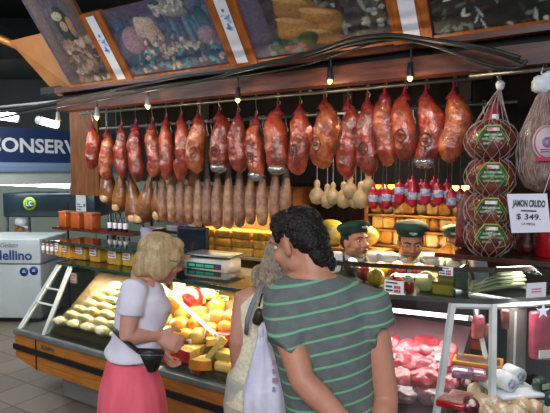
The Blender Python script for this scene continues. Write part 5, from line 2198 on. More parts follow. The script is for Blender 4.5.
def head_bits(bm, M, s=1.0, jaw=1.0, female=False):
    """skull, face, nose, ears, lips around the head centre; +Y is the face"""
    def E(c, r, rot=None):
        ell(bm, c, r, rot, 20, 14, M=M @ Matrix.Scale(s, 4))
    E((0, -.014, .035), (.074, .096, .086))
    E((0, .028, -.035), (.060 * jaw, .064, .078))
    E((0, .058, -.088), (.030 * jaw, .030, .026))
    E((0, .064, .028), (.058, .030, .022))
    for sx in (-1, 1):
        E((sx * .036, .058, -.03), (.027, .032, .026))
        E((sx * .077, -.008, -.010), (.010, .021, .034), Matrix.Rotation(sx * .35, 3, 'Z'))
        E((sx * .045, .0, -.065), (.022 * jaw, .04, .03))
        E((sx * .013, .098, -.033), (.010, .010, .008))
    tube(bm, [(0, .086, .018), (0, .099, -.004), (0, .112, -.028), (0, .096, -.038)], [.010, .011, .0135, .010], 12, M=M @ Matrix.Scale(s, 4), round_ends=True)
    E((0, .086, -.058), (.025, .012, .0075))
    E((0, .084, -.070), (.021, .012, .0085))
    E((0, .045, -.05), (.045, .045, .03))


def face_parts(root, M, s, eye_c='#2A1A12', brow_c='#20140E', lip_c='#9A5048', ey=.076):
    Ms = M @ Matrix.Scale(s, 4)
    for sx in (-1, 1):
        bm = BM()
        ell(bm, (sx * .033, ey, .006), (.0135, .010, .0085), seg=14, rings=8, M=Ms)
        e = obj('eye', bm, mat('eye white', '#D8D4CC', '#C8C4BC', .3), root)
        bm = BM()
        ell(bm, (sx * .034, ey + .0078, .006), (.006, .004, .0065), seg=12, rings=6, M=Ms)
        obj('iris', bm, mat('iris ' + eye_c, eye_c, eye_c, .2), e)
        bm = BM()
        tube(bm, [Ms @ Vector(q) for q in ((sx * .014, .094, .026), (sx * .034, .093, .032), (sx * .053, .080, .026))], [.003 * s, .0038 * s, .0022 * s], 6, round_ends=True)
        obj('eyebrow', bm, mat('brow ' + brow_c, brow_c, brow_c, .7), root)
    bm = BM()
    ell(bm, (0, .093, -.058), (.023, .0065, .006), seg=14, rings=8, M=Ms)
    ell(bm, (0, .091, -.0695), (.019, .0065, .007), seg=14, rings=8, M=Ms)
    obj('lips', bm, mat('lips ' + lip_c, lip_c, lip_c, .4), root)


def hand(bm, wrist, d, thumb, curl=.5, s=1.0, spread=.10):
    """palm with four separate fingers and a thumb; d runs along the hand, thumb points to the thumb side"""
    d = Vector(d).normalized()
    u = Vector(thumb)
    u = (u - d * u.dot(d)).normalized()
    p = u.cross(d)                                                     # palm side normal
    w = Vector(wrist)
    rings = []
    for t, hw, hh in ((-.02, .026, .018), (.0, .027, .017), (.03, .036, .016), (.06, .041, .014), (.084, .040, .012), (.092, .036, .009)):
        c = w + d * t * s
        rings.append([c + (u * hw * math.cos(a) + p * hh * math.sin(a)) * s for a in [2 * PI * k / 16 for k in range(16)]])
    loft(bm, rings)
    for k, (off, ln) in enumerate(((.031, .068), (.0105, .078), (-.0105, .072), (-.031, .056))):
        a = w + (d * .082 + u * off) * s
        dirv = (d + u * off * spread * 22).normalized()
        pts = [a]
        ang = 0
        for f_, cc in ((.45, .55), (.30, .9), (.25, .7)):
            ang += cc * curl * (1 + .12 * k)
            a = a + (dirv * math.cos(ang) + p * math.sin(ang)) * ln * f_ * s
            pts.append(a)
        capsule(bm, pts, [.0092 * s, .0088 * s, .0082 * s, .0070 * s], 10)
    a = w + (d * .022 + u * .026) * s
    q = (u * .75 + d * .62 + p * .25).normalized()
    b = a + q * .036 * s
    c = b + (u * .35 + d * .85 + p * (.25 + curl * .4)).normalized() * .032 * s
    e = c + (u * .1 + d * .9 + p * (.3 + curl * .5)).normalized() * .022 * s
    capsule(bm, [a, b, c, e], [.014 * s, .0115 * s, .0100 * s, .0078 * s], 10)


def HM(c, yaw, pitch=0, roll=0):
    return Matrix.Translation(c) @ Matrix.Rotation(yaw, 4, 'Z') @ Matrix.Rotation(pitch, 4, 'X') @ Matrix.Rotation(roll, 4, 'Y')


def torso_path(P, N, prof, yaw, grow=0, shoulder_tilt=0):
    rings = []
    for t, rx, ry, fy in prof:
        c = P.lerp(N, t)
        f = Vector((-math.sin(yaw), math.cos(yaw), 0))
        c = c + f * fy
        rings.append(ring(c, rx + grow, ry + grow, yaw, tiltx=shoulder_tilt * max(0, t)))
    return rings


def person(label, root_loc, yaw, P, N, prof, shl, shr, ell_, elr, wrl, wrr, hdl, hdr, thl, thr, headM, hs, skin, knees=None, arm_r=1.0, ankle_spread=.09, neck_r=.055, curl=.45, jaw=1.0, voxel=.0058, group=None, foot_fwd=None, tilt=0, legs=True):
    root = Vector(root_loc)
    L = lambda v: Vector(v) - root
    bm = BM()
    loft(bm, torso_path(L(P), L(N), prof, yaw, 0, tilt))
    hc = headM.translation - root
    M = Matrix.Translation(-root) @ headM
    head_bits(bm, M, hs, jaw)
    back = M.to_3x3() @ Vector((0, -.035, -.055)) * hs
    capsule(bm, [L(N) - Vector((0, 0, .06)), L(N) + Vector((0, 0, .01)), hc + back, hc + M.to_3x3() @ Vector((0, -.02, .0))], [neck_r * 1.25, neck_r * 1.08, neck_r, neck_r])
    for sh, el, wr, hd, th in ((shl, ell_, wrl, hdl, thl), (shr, elr, wrr, hdr, thr)):
        sh, el, wr = L(sh), L(el), L(wr)
        a = arm_r
        capsule(bm, [sh.lerp(L(N) - Vector((0, 0, .05)), .35), sh, sh.lerp(el, .3), sh.lerp(el, .7), el, el.lerp(wr, .25), el.lerp(wr, .7), wr], [.058 * a, .056 * a, .051 * a, .045 * a, .041 * a, .042 * a, .033 * a, .026 * a])
        if hd is not None:
            hand(bm, wr, hd, th, curl)
    side = Vector((math.cos(yaw), math.sin(yaw), 0))
    fwd = Vector((-math.sin(yaw), math.cos(yaw), 0))
    if legs:
        for sx in (-1, 1):
            hip = L(P) + side * sx * .085 + Vector((0, 0, -.02))
            kn = Vector((hip.x * .6, hip.y * .6, hip.z * .53)) + side * sx * .04 + fwd * .02
            an = side * sx * ankle_spread + Vector((0, 0, .085))
            capsule(bm, [hip, hip.lerp(kn, .4), kn, kn.lerp(an, .35), an], [.088, .076, .054, .055, .036])
            capsule(bm, [an + Vector((0, 0, -.03)) - fwd * .04, an + fwd * .06 + Vector((0, 0, -.045)), an + fwd * .15 + Vector((0, 0, -.06))], [.038, .036, .024])
    me = remesh(bm, voxel, 4, .5)
    o = mesh_obj('person', me, skin)
    o.location = root
    tag(o, label, 'person', group)
    return o, L, M


def garment(name, parts, m, root, voxel=.007, smooth=6, wrinkle=.0, seed=0, freq=9):
    bm = BM()
    for f in parts:
        f(bm)
    me = remesh(bm, voxel, smooth)
    if wrinkle:
        for v in me.vertices:
            d = noise.noise(v.co * freq + Vector((seed, 0, 0))) + .5 * noise.noise(v.co * freq * 2.3)
            v.co += v.normal * d * wrinkle
    return mesh_obj(name, me, m, root)


def trousers(root, L, P, yaw, prof_low, m, spread=.09, name='trousers', hem=.09, fat=1.0):
    side = Vector((math.cos(yaw), math.sin(yaw), 0))
    fwd = Vector((-math.sin(yaw), math.cos(yaw), 0))

    def f(bm):
        loft(bm, [ring(L(P) + Vector((0, 0, dz)), rx, ry, yaw) for dz, rx, ry in ((-.09, .165, .115), (.0, .178, .128), (.10, .165, .122))])
        for sx in (-1, 1):
            hip = L(P) + side * sx * .085 + Vector((0, 0, -.02))
            kn = Vector((hip.x * .6, hip.y * .6, hip.z * .53)) + side * sx * .04 + fwd * .02
            an = side * sx * spread + Vector((0, 0, hem))
            tube(bm, [hip, hip.lerp(kn, .4), kn, kn.lerp(an, .5), an], [.102 * fat, .095 * fat, .078 * fat, .072 * fat, .068 * fat], 18)
    return garment(name, [f], m, root, .01, 5)


def shoes(root, yaw, m, spread=.09):
    side = Vector((math.cos(yaw), math.sin(yaw), 0))
    fwd = Vector((-math.sin(yaw), math.cos(yaw), 0))
    for sx in (-1, 1):
        bm = BM()
        b = side * sx * spread
        rings = []
        for t, w, h in ((-.075, .030, .05), (-.05, .042, .085), (.0, .044, .08), (.06, .047, .06), (.12, .048, .048), (.165, .038, .04), (.185, .015, .03)):
            c = b + fwd * t
            rings.append([c + side * w * math.cos(a) + Vector((0, 0, max(0.002, h * .5 + h * .52 * math.sin(a)))) for a in [2 * PI * k / 14 for k in range(14)]])
        loft(bm, rings)
        obj('shoe', bm, m, root)


# ---- man in the striped shirt, back to us, looking down to one side
Ym = 1.90
sk_man = skinmat('skin man', '#C88E74', '#B47860')
mroot = (at(338, 420, Ym).x, Ym, 0)
Pm = at(336, 425, Ym)
Pm.z = .93
Nm = at(313, 272, Ym + .01)
ShL, ShR = at(282, 313, Ym - .02), at(371, 307, Ym + .0)
ElL, ElR = at(303, 381, Ym - .17), at(386, 398, Ym - .05)
WrL, WrR = at(354, 432, Ym - .22), Vector((Pm.x + .12, Ym - .2, .95))
yawm = R(8)
hm = HM(at(298, 243, Ym + .05), R(50), R(-20), 0)
prof_m = [(-.10, .155, .115, 0), (0, .165, .12, 0), (.25, .150, .11, .005), (.55, .165, .12, .01), (.78, .185, .115, .005), (.90, .165, .095, 0), (.97, .10, .075, 0), (1.0, .06, .06, 0)]
man, L, M = person('dark-haired man in grey-green striped T-shirt, seen from behind', mroot, yawm, Pm, Nm, prof_m, ShL, ShR, ElL, ElR, WrL, WrR, (.75, -.1, -.5), (-.55, -.1, -.75), (0, -.3, 1), (0, -.3, 1), hm, 1.05, sk_man, arm_r=1.08, neck_r=.062)
m_shirt = mat('striped shirt', '#686E6C', '#5E6462', .8, 30, .15, 200)
nt = m_shirt.node_tree
N_, K_ = nt.nodes, nt.links
tc = N_.new('ShaderNodeTexCoord')
nzn = N_.new('ShaderNodeTexNoise')
nzn.inputs['Scale'].default_value = 2.2
sep = N_.new('ShaderNodeSeparateXYZ')
K_.new(tc.outputs['Object'], sep.inputs[0])
K_.new(tc.outputs['Object'], nzn.inputs['Vector'])


def mth(op, a, b):
    n = N_.new('ShaderNodeMath')
    n.operation = op
    for i, x in enumerate((a, b)):
        if isinstance(x, (int, float)):
            n.inputs[i].default_value = x
        else:
            K_.new(x, n.inputs[i])
    return n.outputs[0]


zz = mth('ADD', mth('ADD', sep.outputs['Z'], mth('MULTIPLY', sep.outputs['X'], -.20)), mth('MULTIPLY', nzn.outputs['Fac'], .035))
fr_ = mth('FRACT', mth('MULTIPLY', zz, 1 / .0485), 0)
band_ = mth('LESS_THAN', fr_, .16)
band2 = mth('MULTIPLY', mth('GREATER_THAN', fr_, .24), mth('LESS_THAN', fr_, .29))
fac = mth('MAXIMUM', band_, mth('MULTIPLY', band2, .0))
mixn = N_.new('ShaderNodeMix')
mixn.data_type = 'RGBA'
K_.new(fac, mixn.inputs['Factor'])
ramp = [n for n in N_ if n.type == 'VALTORGB'][0]
K_.new(ramp.outputs['Color'], mixn.inputs['A'])
mixn.inputs['B'].default_value = lin('#72AE88')
K_.new(mixn.outputs['Result'], N_['Principled BSDF'].inputs['Base Color'])
prof_ms = [(-.12, .178, .138, 0), (0, .176, .135, 0), (.25, .170, .130, .0), (.55, .182, .135, .0), (.78, .200, .130, .0), (.89, .190, .116, 0), (.955, .125, .088, 0), (.985, .082, .074, 0)]
garment('striped_shirt', [
    lambda bm: loft(bm, torso_path(L(Pm), L(Nm), prof_ms, yawm)),
    lambda bm: tube(bm, [L(ShL).lerp(L(Nm), .4) - Vector((0, 0, .03)), L(ShL), L(ShL).lerp(L(ElL), .4), at(281, 350, Ym - .10) - Vector(mroot)], [.07, .076, .074, .072], 18),
    lambda bm: tube(bm, [L(ShR).lerp(L(Nm), .4) - Vector((0, 0, .03)), L(ShR), L(ShR).lerp(L(ElR), .28), at(380, 333, Ym - .02) - Vector(mroot)], [.078, .086, .080, .072], 18),
], m_shirt, man, .0075, 6, .004, 1, 7)
trousers(man, L, Pm, yawm, None, mat('dark jeans', '#2A3448', '#222A3C', .8, 30))
shoes(man, yawm, mat('dark shoe', '#2A2420', '#1C1814', .5))
face_parts(man, M, 1.05, lip_c='#9A5A4E', ey=.070)


def hair_mesh(parts, M, s, voxel, disp, freq, seed, smooth=2):
    bm = BM()
    for c, r in parts:
        ell(bm, c, r, None, 20, 14, M=M @ Matrix.Scale(s, 4))
    me = remesh(bm, voxel, smooth)
    for v in me.vertices:
        q = v.co
        d = noise.noise(q * freq + Vector((seed, 0, 0))) + .6 * noise.noise(q * freq * 2.1)
        v.co = q + v.normal * d * disp
    return me


m_hair_b = mat('black hair', '#0C0908', '#1A1310', .42, 60, .8, 120, spec=.35)
hp = [((0, -.022, .052), (.084, .100, .082)), ((0, -.070, -.005), (.074, .055, .075)), ((0, .045, .085), (.062, .045, .035)), ((.0, .02, .105), (.06, .06, .03)), ((-.064, -.050, .02), (.016, .035, .05)), ((.064, -.050, .02), (.016, .035, .05)),
      ((0, -.088, -.065), (.055, .035, .05)), ((-.070, .03, .045), (.012, .02, .03)), ((.07, .03, .045), (.012, .02, .03)), ((.03, -.085, -.10), (.035, .03, .035))]
mesh_obj('hair', hair_mesh(hp, M, .99, .005, .0055, 75, 2, 2), m_hair_b, man)

# ---- blonde woman in white T-shirt and coral skirt
Yw = 2.45
sk_w = skinmat('skin blonde', '#D09A88', '#C08474')
wroot = (at(133, 420, Yw).x, Yw, 0)
Pw = at(131, 372, Yw)
Pw.z = .93
Nw = at(143, 276, Yw)
yw = R(-68)
SWr, SWl = at(134, 290, Yw - .13), at(152, 291, Yw + .14)
EWr, EWl = at(127, 336, Yw - .17), at(150, 338, Yw + .17)
WWr, WWl = at(158, 336, Yw - .08), at(164, 342, Yw + .04)
hw = HM(at(160, 259, Yw + .01), R(-62), R(-16), 0)
prof_w = [(-.12, .15, .115, 0), (0, .15, .115, 0), (.30, .125, .10, .0), (.55, .130, .105, .01), (.70, .14, .112, .02), (.82, .145, .095, .005), (.92, .12, .075, 0), (.98, .065, .058, 0)]
wom, L, M = person('blonde woman in white T-shirt, coral skirt and black waist pouch, hands clasped', wroot, yw, Pw, Nw, prof_w, SWl, SWr, EWl, EWr, WWl, WWr, (.25, -.25, -.9), (.75, .10, -.35), (-.1, -.6, .3), (.2, .5, .8), hw, .96, sk_w, arm_r=.90, neck_r=.052, curl=.75)
m_tee = mat('white tee', '#E4DFEA', '#D2CDDC', .8, 8)
prof_ws = [(.25, .172, .132, -.005), (.29, .165, .126, -.005), (.36, .150, .112, .0), (.48, .142, .112, .005), (.60, .146, .122, .015), (.70, .152, .127, .022), (.82, .154, .106, .005), (.91, .13, .085, 0), (.965, .078, .070, 0)]
garment('white_shirt', [
    lambda bm: loft(bm, torso_path(L(Pw), L(Nw), prof_ws, yw)),
    lambda bm: tube(bm, [L(SWr).lerp(L(Nw), .4) - Vector((0, 0, .03)), L(SWr), L(SWr).lerp(L(EWr), .30), L(SWr).lerp(L(EWr), .56)], [.058, .063, .059, .057], 18),
    lambda bm: tube(bm, [L(SWl).lerp(L(Nw), .4) - Vector((0, 0, .03)), L(SWl), L(SWl).lerp(L(EWl), .30), L(SWl).lerp(L(EWl), .56)], [.055, .062, .060, .060], 18),
], m_tee, wom, .0075, 6, .004, 3, 8)
m_skirt = mat('coral skirt', '#F26A7C', '#E65A6E', .75, 6, stretch=(3, 3, .4))
bm = BM()
rings = []
for j in range(15):
    t = j / 14
    z = L(Pw).z + .13 - t * .70
    c = Vector((L(Pw).x * (1 - t), L(Pw).y * (1 - t), z))
    rr = ring(c, (.128 + .052 * min(1, t * 4)) + .045 * t, (.092 + .042 * min(1, t * 4)) + .055 * t, yw, 60)
    for k, q in enumerate(rr):
        w_ = 1 + t * .05 * math.sin(k * 2 * PI / 60 * 11 + .6 * math.sin(t * 3)) + t * .03 * math.sin(k * 2 * PI / 60 * 5 + 1)
        rr[k] = Vector((c.x + (q.x - c.x) * w_, c.y + (q.y - c.y) * w_, q.z))
    rings.append(rr)
loft(bm, rings, cap=True)
obj('skirt', bm, m_skirt, wom)
shoes(wom, yw, mat('sandal', '#6A4A36', '#5A3C2A', .5))
# waist strap and pouch
bm = BM()
strap = [(114, 328, -.06), (116, 332, -.13), (121, 337, -.178), (129, 344, -.195), (138, 351, -.195), (146, 355, -.18), (152, 358, -.15)]
tube(bm, [L(at(u, v, Yw + dy)) for u, v, dy in strap], .014, 8, flat=.45)
obj('waist_strap', bm, m_black, wom)
bm = BM()
pc_ = L(at(151, 360, Yw - .185))
nv = []
Mq = frame_on(pc_, (1, .35, -.1), (0, 0, 1))
vs = [(-.062, .05, 0), (.058, .045, 0), (.03, -.045, 0), (-.008, -.055, 0)]
rg = []
for zz_, f in ((-.028, .75), (-.018, 1), (.018, 1), (.030, .75)):
    rg.append([Vector((x * f, y * f, zz_)) for x, y, _ in vs])
loft(bm, rg, M=Mq)
bmesh.ops.bevel(bm, geom=list(bm.edges), offset=.006, segments=2, affect='EDGES')
pouch = obj('waist_pouch', bm, m_black, wom)
bm = BM()
tube(bm, [Mq @ Vector((-.05, .032, .030)), Mq @ Vector((.045, .03, .030))], .003, 6)
obj('zip', bm, m_steel, pouch)
face_parts(wom, M, .96, '#4A5A6A', '#8A7050', '#B06058')
m_blond = mat('blonde hair', '#C2A67C', '#9A8058', .4, 10, .35, 60, stretch=(9, 9, .8), contrast=(.3, .7))
hp = [((0, -.018, .045), (.090, .106, .088)), ((0, -.060, -.02), (.084, .062, .085)), ((-.070, -.010, -.022), (.024, .062, .078)), ((.070, -.010, -.022), (.024, .062, .078)), ((0, .055, .085), (.062, .045, .035)), ((-.068, .045, .02), (.018, .035, .05)), ((.068, .045, .02), (.018, .035, .05)),
      ((0, -.085, -.05), (.062, .036, .06))]
mesh_obj('bob_hair', hair_mesh(hp, M, .95, .006, .0015, 26, 5, 8), m_blond, wom)
bm = BM()
Ms = M @ Matrix.Scale(.96, 4)
for sx in (-1, 1):
    ringp = [Ms @ Vector((sx * .034 + .022 * math.cos(a), .102, .004 + .017 * math.sin(a))) for a in [2 * PI * k / 16 for k in range(17)]]
    tube(bm, ringp, .0018, 5)
    tube(bm, [Ms @ Vector((sx * .056, .101, .008)), Ms @ Vector((sx * .088, .05, .012)), Ms @ Vector((sx * .088, -.01, .010))], .0018, 5)
tube(bm, [Ms @ Vector((-.012, .103, .006)), Ms @ Vector((.012, .103, .006))], .0018, 5)
obj('glasses', bm, m_steel, wom)

# ---- woman with long grey-blond hair between them, mostly behind the man
Yl = 2.32
sk_l = skinmat('skin grey', '#CC9882', '#B8806C')
lroot = (at(266, 420, Yl).x, Yl, 0)
Pl = at(264, 395, Yl)
Pl.z = .90
Nl = at(273, 284, Yl)
yl = R(-12)
SLl, SLr = at(244, 300, Yl - .0), at(300, 300, Yl)
ELl, ELr = at(238, 341, Yl - .04), at(306, 345, Yl + .05)
WLl, WLr = at(238, 378, Yl + .01), at(300, 350, Yl + .25)
hl = HM(at(283, 263, Yl + .05), R(-30), R(-15), R(4))
prof_l = [(-.12, .155, .115, 0), (0, .16, .12, 0), (.30, .13, .10, .005), (.55, .14, .105, .01), (.72, .145, .105, .01), (.84, .14, .09, 0), (.93, .10, .07, 0), (.98, .06, .055, 0)]
lady, L, M = person('woman with long grey-blond hair and sleeveless cream top behind the striped man', lroot, yl, Pl, Nl, prof_l, SLl, SLr, ELl, ELr, WLl, WLr, (-.06, .1, -1), (.1, .9, .1), (.3, 1, 0), (-1, 0, .4), hl, .92, sk_l, arm_r=.92, neck_r=.048, curl=.55)
m_cream = mat('cream top', '#EEE6CC', '#DCD2B4', .8, 60, .4, 160, contrast=(.42, .58))
prof_ls = [(-.05, .175, .138, 0), (.10, .168, .132, 0), (.30, .148, .118, .005), (.55, .152, .120, .01), (.72, .160, .122, .01), (.84, .152, .108, 0), (.92, .115, .084, 0), (.96, .075, .068, 0)]
garment('sleeveless_top', [lambda bm: loft(bm, torso_path(L(Pl), L(Nl), prof_ls, yl))], m_cream, lady, .0075, 5, .004, 5, 8)
trousers(lady, L, Pl, yl, None, mat('pale trousers', '#C8C4B8', '#B4B0A4', .8, 12))
shoes(lady, yl, mat('sandal', '#6A4A36', '#5A3C2A', .5))
face_parts(lady, M, .92, '#4A3A2A', '#6A5A44', '#A05850')
m_greyhair = mat('grey blond hair', '#AC9880', '#75655A', .5, 18, .5, 80, stretch=(10, 10, 1), contrast=(.35, .65))
bm = BM()
for c, r in (((0, -.018, .045), (.088, .104, .086)), ((0, -.058, -.02), (.082, .06, .085)), ((-.068, -.010, -.03), (.024, .055, .085)), ((.068, -.010, -.03), (.024, .055, .085)), ((0, .05, .085), (.06, .045, .035))):
    ell(bm, c, r, None, 20, 14, M=M @ Matrix.Scale(.93, 4))
for k in range(7):
    x = -.07 + .023 * k
    a_ = M @ Vector((x, -.085, -.05))
    b_ = L(at(254 + k * 4.6, 278 + 4 * (k % 2), Yl - .10 + .004 * k))
    tube(bm, [a_, a_.lerp(b_, .55) + Vector((0, -.012, 0)), b_, b_ + Vector((-.006, .0, -.035))], [.024, .022, .016, .006], 10, round_ends=True)
me = remesh(bm, .006, 2)
for v in me.vertices:
    v.co += v.normal * .003 * noise.noise(Vector((v.co.x * 60, v.co.y * 60, v.co.z * 8)))
mesh_obj('long_hair', me, m_greyhair, lady)
bm = BM()
tube(bm, [L(at(u, v, Yl + dy)) for u, v, dy in ((266, 281, -.05), (261, 287, -.105), (256, 296, -.135), (251, 307, -.140), (247, 320, -.135), (246, 334, -.11))], .013, 8, flat=.4)
obj('grey_strap', bm, mat('grey strap', '#8A8A94', '#7A7A84', .6, 20), lady)
bm = BM()
wl = L(WLl)
lathe(bm, [(.033, -.010), (.036, -.008), (.036, .008), (.033, .010)], 16, Matrix.Translation(wl + Vector((0, 0, .012))))
obj('wristwatch', bm, m_black, lady)
# dark shoulder purse at her back
pp = at(259, 317, Yl - .19)
bm = BM()
nv = box(bm, (0, 0, 0), (.045, .035, .07), Matrix.Rotation(.3, 4, 'Y'), 0, .015)
o = obj('shoulder_purse', bm, mat('purse brown', '#3A2620', '#281A16', .5, 20))
o.location = pp
tag(o, 'small dark purse hanging at the back of the cream top above the white bag', 'purse')
bm = BM()
tube(bm, [(0, .01, .04), (.006, .02, .065), (.012, .05, .085)], .004, 6)
obj('purse_strap', bm, m_black, o)
# white carrier bag hanging behind her
m_bag = mat('carrier bag', '#E6E4F2', '#CCCAE0', .45, 7, .6, 22, .2)
bb = at(264, 370, Yl - .24)
wb = thing('carrier_bag', 'big white plastic carrier bag hanging behind the cream top beside the striped shirt', 'bag', (bb.x, bb.y, 0), R(-4))
bm = BM()
zt_, zm_, zb_ = at(262, 336, bb.y).z, at(262, 372, bb.y).z, at(262, 432, bb.y).z
rings = []
for t in range(15):
    f = t / 14
    z = zt_ + (zb_ - zt_) * f
    rx = .016 + .058 * min(1, f * 1.7) ** .9 + .018 * f
    ry = .018 + .045 * min(1, f * 1.6)
    if t == 14:
        rx *= .8
        ry *= .7
    rr = []
    for k in range(40):
        a = 2 * PI * k / 40
        w_ = 1 + .10 * math.sin(a * 7 + f * 2) * (1 - .5 * f) + .05 * math.sin(a * 4 - f * 5)
        rr.append(Vector((rx * math.cos(a) * w_ + .012 * (f - .5), ry * math.sin(a) * w_, z)))
    rings.append(rr)
loft(bm, rings)
obj('bag_body', bm, m_bag, wb)
bm = BM()
tube(bm, [(-.010, 0, zt_ - .02), (-.011, .0, zt_ + .03), (-.004, .01, zt_ + .05)], [.018, .012, .006], 10)
tube(bm, [(.012, 0, zt_ - .02), (.010, .0, zt_ + .03), (-.002, .01, zt_ + .05)], [.018, .012, .006], 10)
obj('handle', bm, m_bag, wb)
bm = BM()
for k in range(4):
    box2(bm, (.038, -.068, zm_ - .05 + k * .035), (.048 + .01 * (k % 2), -.060, zm_ - .035 + k * .035))
obj('print', bm, mat('bag print', '#C87890', '#8890C0', .6, 60, contrast=(.45, .55)), wb)
sb = at(234, 394, Yl + .02)
sbag = thing('carrier_bag', 'small white plastic bag hanging from the fingers of the cream-topped woman', 'bag', (sb.x, sb.y, 0), R(10))
bm = BM()
z0 = sb.z - .02
rings = []
for t in range(10):
    f = t / 9
    rx, ry = .010 + .075 * f ** .8, .010 + .045 * f
    if t == 9:
        rx *= .8
    rings.append([Vector((rx * math.cos(a) * (1 + .1 * math.sin(a * 6)), ry * math.sin(a), z0 - .30 * f)) for a in [2 * PI * k / 30 for k in range(30)]])
loft(bm, rings)
obj('bag_body', bm, m_bag, sbag)
bm = BM()
tube(bm, [(0, 0, z0 - .01), (0, 0, z0 + .03), (.004, .02, z0 + .045)], [.012, .009, .006], 8)
obj('handle', bm, m_bag, sbag)

# ---- two workers with green caps behind the counter
m_cap = mat('green cap', '#1E4434', '#16362A', .75, 20, .2, 90)
m_wshirt = mat('work shirt', '#DAD6E0', '#C6C2D0', .8, 8)
m_apron = mat('apron green', '#1C3A30', '#142C24', .7, 10)


def worker(label, u, v, n, yaw_b, yaw_h, pitch, roll, skin, s=.98, cap=True):
    p = onn(u, v, n)
    c = W(p.x, p.y, p.z)
    root = Vector((c.x, c.y + .0, 0))
    side = Vector((math.cos(yaw_b), math.sin(yaw_b), 0))
    fwd = Vector((-math.sin(yaw_b), math.cos(yaw_b), 0))
    N = Vector((c.x, c.y, c.z - .095)) - fwd * .10
    P = Vector((c.x, c.y, c.z - .66)) - fwd * .10
    sl, sr = N - side * .165 - Vector((0, 0, .045)), N + side * .165 - Vector((0, 0, .045))
    el, er = sl - side * .01 + fwd * .03 - Vector((0, 0, .28)), sr + side * .01 + fwd * .03 - Vector((0, 0, .28))
    wl, wr = el + side * .06 + fwd * .14 - Vector((0, 0, .12)), er - side * .06 + fwd * .14 - Vector((0, 0, .12))
    hM = HM(c, yaw_h, pitch, roll)
    prof = [(-.10, .155, .115, 0), (0, .165, .12, 0), (.3, .15, .115, .01), (.6, .17, .125, .01), (.8, .185, .12, 0), (.9, .16, .09, 0), (.97, .09, .07, 0), (1.0, .06, .06, 0)]
    o, L, M = person(label, root, yaw_b, P, N, prof, sl, sr, el, er, wl, wr, fwd - Vector((0, 0, .25)), fwd - Vector((0, 0, .25)), side * 1 + Vector((0, 0, .4)), -side + Vector((0, 0, .4)), hM, s, skin, group='counter workers in green caps')
    ps = [(-.05, .175, .135, 0), (.3, .168, .132, .01), (.6, .185, .140, .01), (.8, .198, .132, 0), (.9, .17, .102, 0), (.96, .105, .082, 0), (.985, .082, .074, 0)]
    garment('white_shirt', [
        lambda bm: loft(bm, torso_path(L(P), L(N), ps, yaw_b)),
        lambda bm: tube(bm, [L(sl).lerp(L(N), .4) - Vector((0, 0, .03)), L(sl), L(sl).lerp(L(el), .3), L(sl).lerp(L(el), .75)], [.068, .074, .074, .072], 16),
        lambda bm: tube(bm, [L(sr).lerp(L(N), .4) - Vector((0, 0, .03)), L(sr), L(sr).lerp(L(er), .3), L(sr).lerp(L(er), .75)], [.068, .074, .074, .072], 16)], m_wshirt, o, .009, 5, .003)
    trousers(o, L, P, yaw_b, None, mat('work trousers', '#2E3238', '#24282E', .8))
    shoes(o, yaw_b, mat('dark shoe', '#2A2420', '#1C1814', .5))
    # apron: bib, straps
    bm = BM()
    for sx in (-1, 1):
        pts = []
        for t, dx, dy in ((.40, .11, .158), (.60, .11, .165), (.78, .105, .145), (.90, .085, .105), (.97, .07, .05), (.96, .06, -.03)):
            q = L(P).lerp(L(N), t) + side * sx * dx + fwd * dy
            pts.append(q)
        tube(bm, pts, .012, 8, flat=.4)
    obj('apron_strap', bm, m_apron, o)
    bm = BM()
    rg = []
    for t, hw_ in ((-.6, .20), (-.2, .20), (.1, .18), (.3, .14), (.42, .12)):
        q = L(P) + (L(N) - L(P)) * t
        rg.append([q + side * hw_ * x + fwd * (.168 + .03 * (1 - abs(x)) - (.0 if abs(x) < .9 else .03)) for x in (-1, -.5, 0, .5, 1)])
    vs = [v for r in rg for v in r]
    fs = [(i * 5 + j, i * 5 + j + 1, i * 5 + 6 + j, i * 5 + 5 + j) for i in range(4) for j in range(4)]
    add(bm, vs, fs)
    obj('apron', bm, m_apron, o)
    face_parts(o, M, s)
    hp_ = [((0, -.024, .048), (.080, .094, .074)), ((0, -.070, .0), (.072, .05, .06)), ((-.070, -.02, .02), (.012, .035, .04)), ((.070, -.02, .02), (.012, .035, .04))]
    mesh_obj('hair', hair_mesh(hp_, M, s, .007, .003, 40, 3), m_hair_b, o)
    if cap:
        bm = BM()
        Mc = M @ Matrix.Scale(s, 4) @ Matrix.Rotation(R(8), 4, 'X')
        nv = lathe(bm, [(.086, .052), (.092, .056), (.094, .075), (.108, .090), (.112, .108), (.098, .128), (.055, .140), (.002, .143)], 28, Mc @ Matrix.Diagonal((1, 1.12, 1, 1)))
        jitter(nv, .005, 12, u)
        cp = obj('cap', bm, m_cap, o)
        bm = BM()
        lathe(bm, [(.001, 0), (.026, 0), (.026, .004), (.001, .004)], 16, Mc @ frame_on((0.0, .116, .083), (-1, 0, 0), (0, -.35, 1)) @ Matrix.Diagonal((1, .55, 1, 1)))
        obj('cap_emblem', bm, mat('emblem', '#C8D0C8', '#5E8A70', .5, 90, contrast=(.45, .55)), cp)
    return o


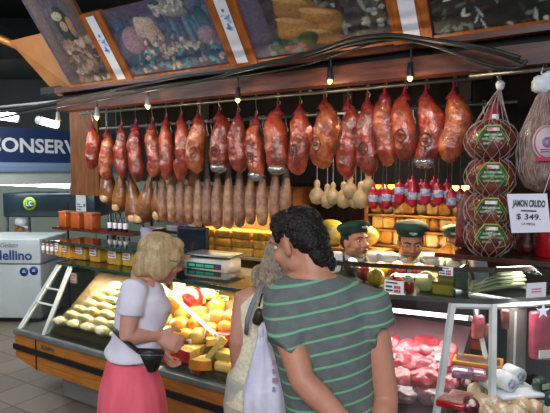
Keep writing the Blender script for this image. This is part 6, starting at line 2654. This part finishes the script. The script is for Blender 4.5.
sk1 = skinmat('skin worker', '#C88A6C', '#B07456')
sk2 = skinmat('skin worker tan', '#B87C5A', '#A06848')
FACE = PI                                                              # facing the camera
worker('worker in round green cap and white shirt, face turned aside, at the waxed cheese balls', 355.5, 241.5, 1.0, R(180), R(212), R(6), 0, sk1, 1.04)
worker('worker in round green cap looking down, white shirt with dark apron straps', 411, 242, 1.14, R(180), R(172), R(-14), 0, sk2, 1.07)
worker('worker mostly hidden by the tall net bag, only dark green cap and white sleeve showing', 457, 244, 1.4, R(170), R(150), R(-5), 0, sk2)

# ---- man in white cap behind the freezer, far off
def far_man():
    c = at(20, 227, 8.6)
    root = Vector((c.x, c.y, 0))
    yb = R(-150)
    side = Vector((math.cos(yb), math.sin(yb), 0))
    fwd = Vector((-math.sin(yb), math.cos(yb), 0))
    N = c + Vector((-.03, 0, -.17))
    P = Vector((c.x - .08, c.y, .72))
    sl, sr = N - side * .18 - Vector((0, 0, .07)), N + side * .18 - Vector((0, 0, .07))
    el, er = sl - Vector((0, 0, .27)) - side * .04, sr - Vector((0, 0, .27)) + side * .04
    wl, wr = el + fwd * .2, er + fwd * .2
    prof = [(-.10, .155, .115, 0), (0, .165, .12, 0), (.5, .16, .12, .01), (.8, .18, .12, 0), (.9, .16, .09, 0), (.97, .09, .07, 0), (1.0, .06, .06, 0)]
    o, L, M = person('man in white cap and white coat working far off behind the white freezer', root, yb, P, N, prof, sl, sr, el, er, wl, wr, fwd, fwd, side + Vector((0, 0, .3)), -side + Vector((0, 0, .3)), HM(c, R(-105), R(-20)), .98, sk2, voxel=.009)
    ps = [(-.5, .20, .16, 0), (0, .185, .145, 0), (.6, .185, .14, .01), (.8, .195, .13, 0), (.92, .16, .1, 0), (.97, .1, .08, 0)]
    garment('white_coat', [lambda bm: loft(bm, torso_path(L(P), L(N), ps, yb)), lambda bm: tube(bm, [L(sl), L(el), L(wl)], [.075, .07, .06], 14), lambda bm: tube(bm, [L(sr), L(er), L(wr)], [.075, .07, .06], 14)], m_wshirt, o, .012, 4)
    bm = BM()
    lathe(bm, [(.09, .04), (.095, .05), (.092, .11), (.06, .135), (.002, .14)], 20, M @ Matrix.Diagonal((.95, 1.1, 1, 1)))
    box(bm, (0, .125, .05), (.12, .08, .012), M, 0, .004)
    obj('cap', bm, m_white, o)
    trousers(o, L, P, yb, None, mat('work trousers', '#2E3238', '#24282E', .8))
    shoes(o, yb, mat('dark shoe', '#2A2420', '#1C1814', .5))
    face_parts(o, M, .98)


far_man()
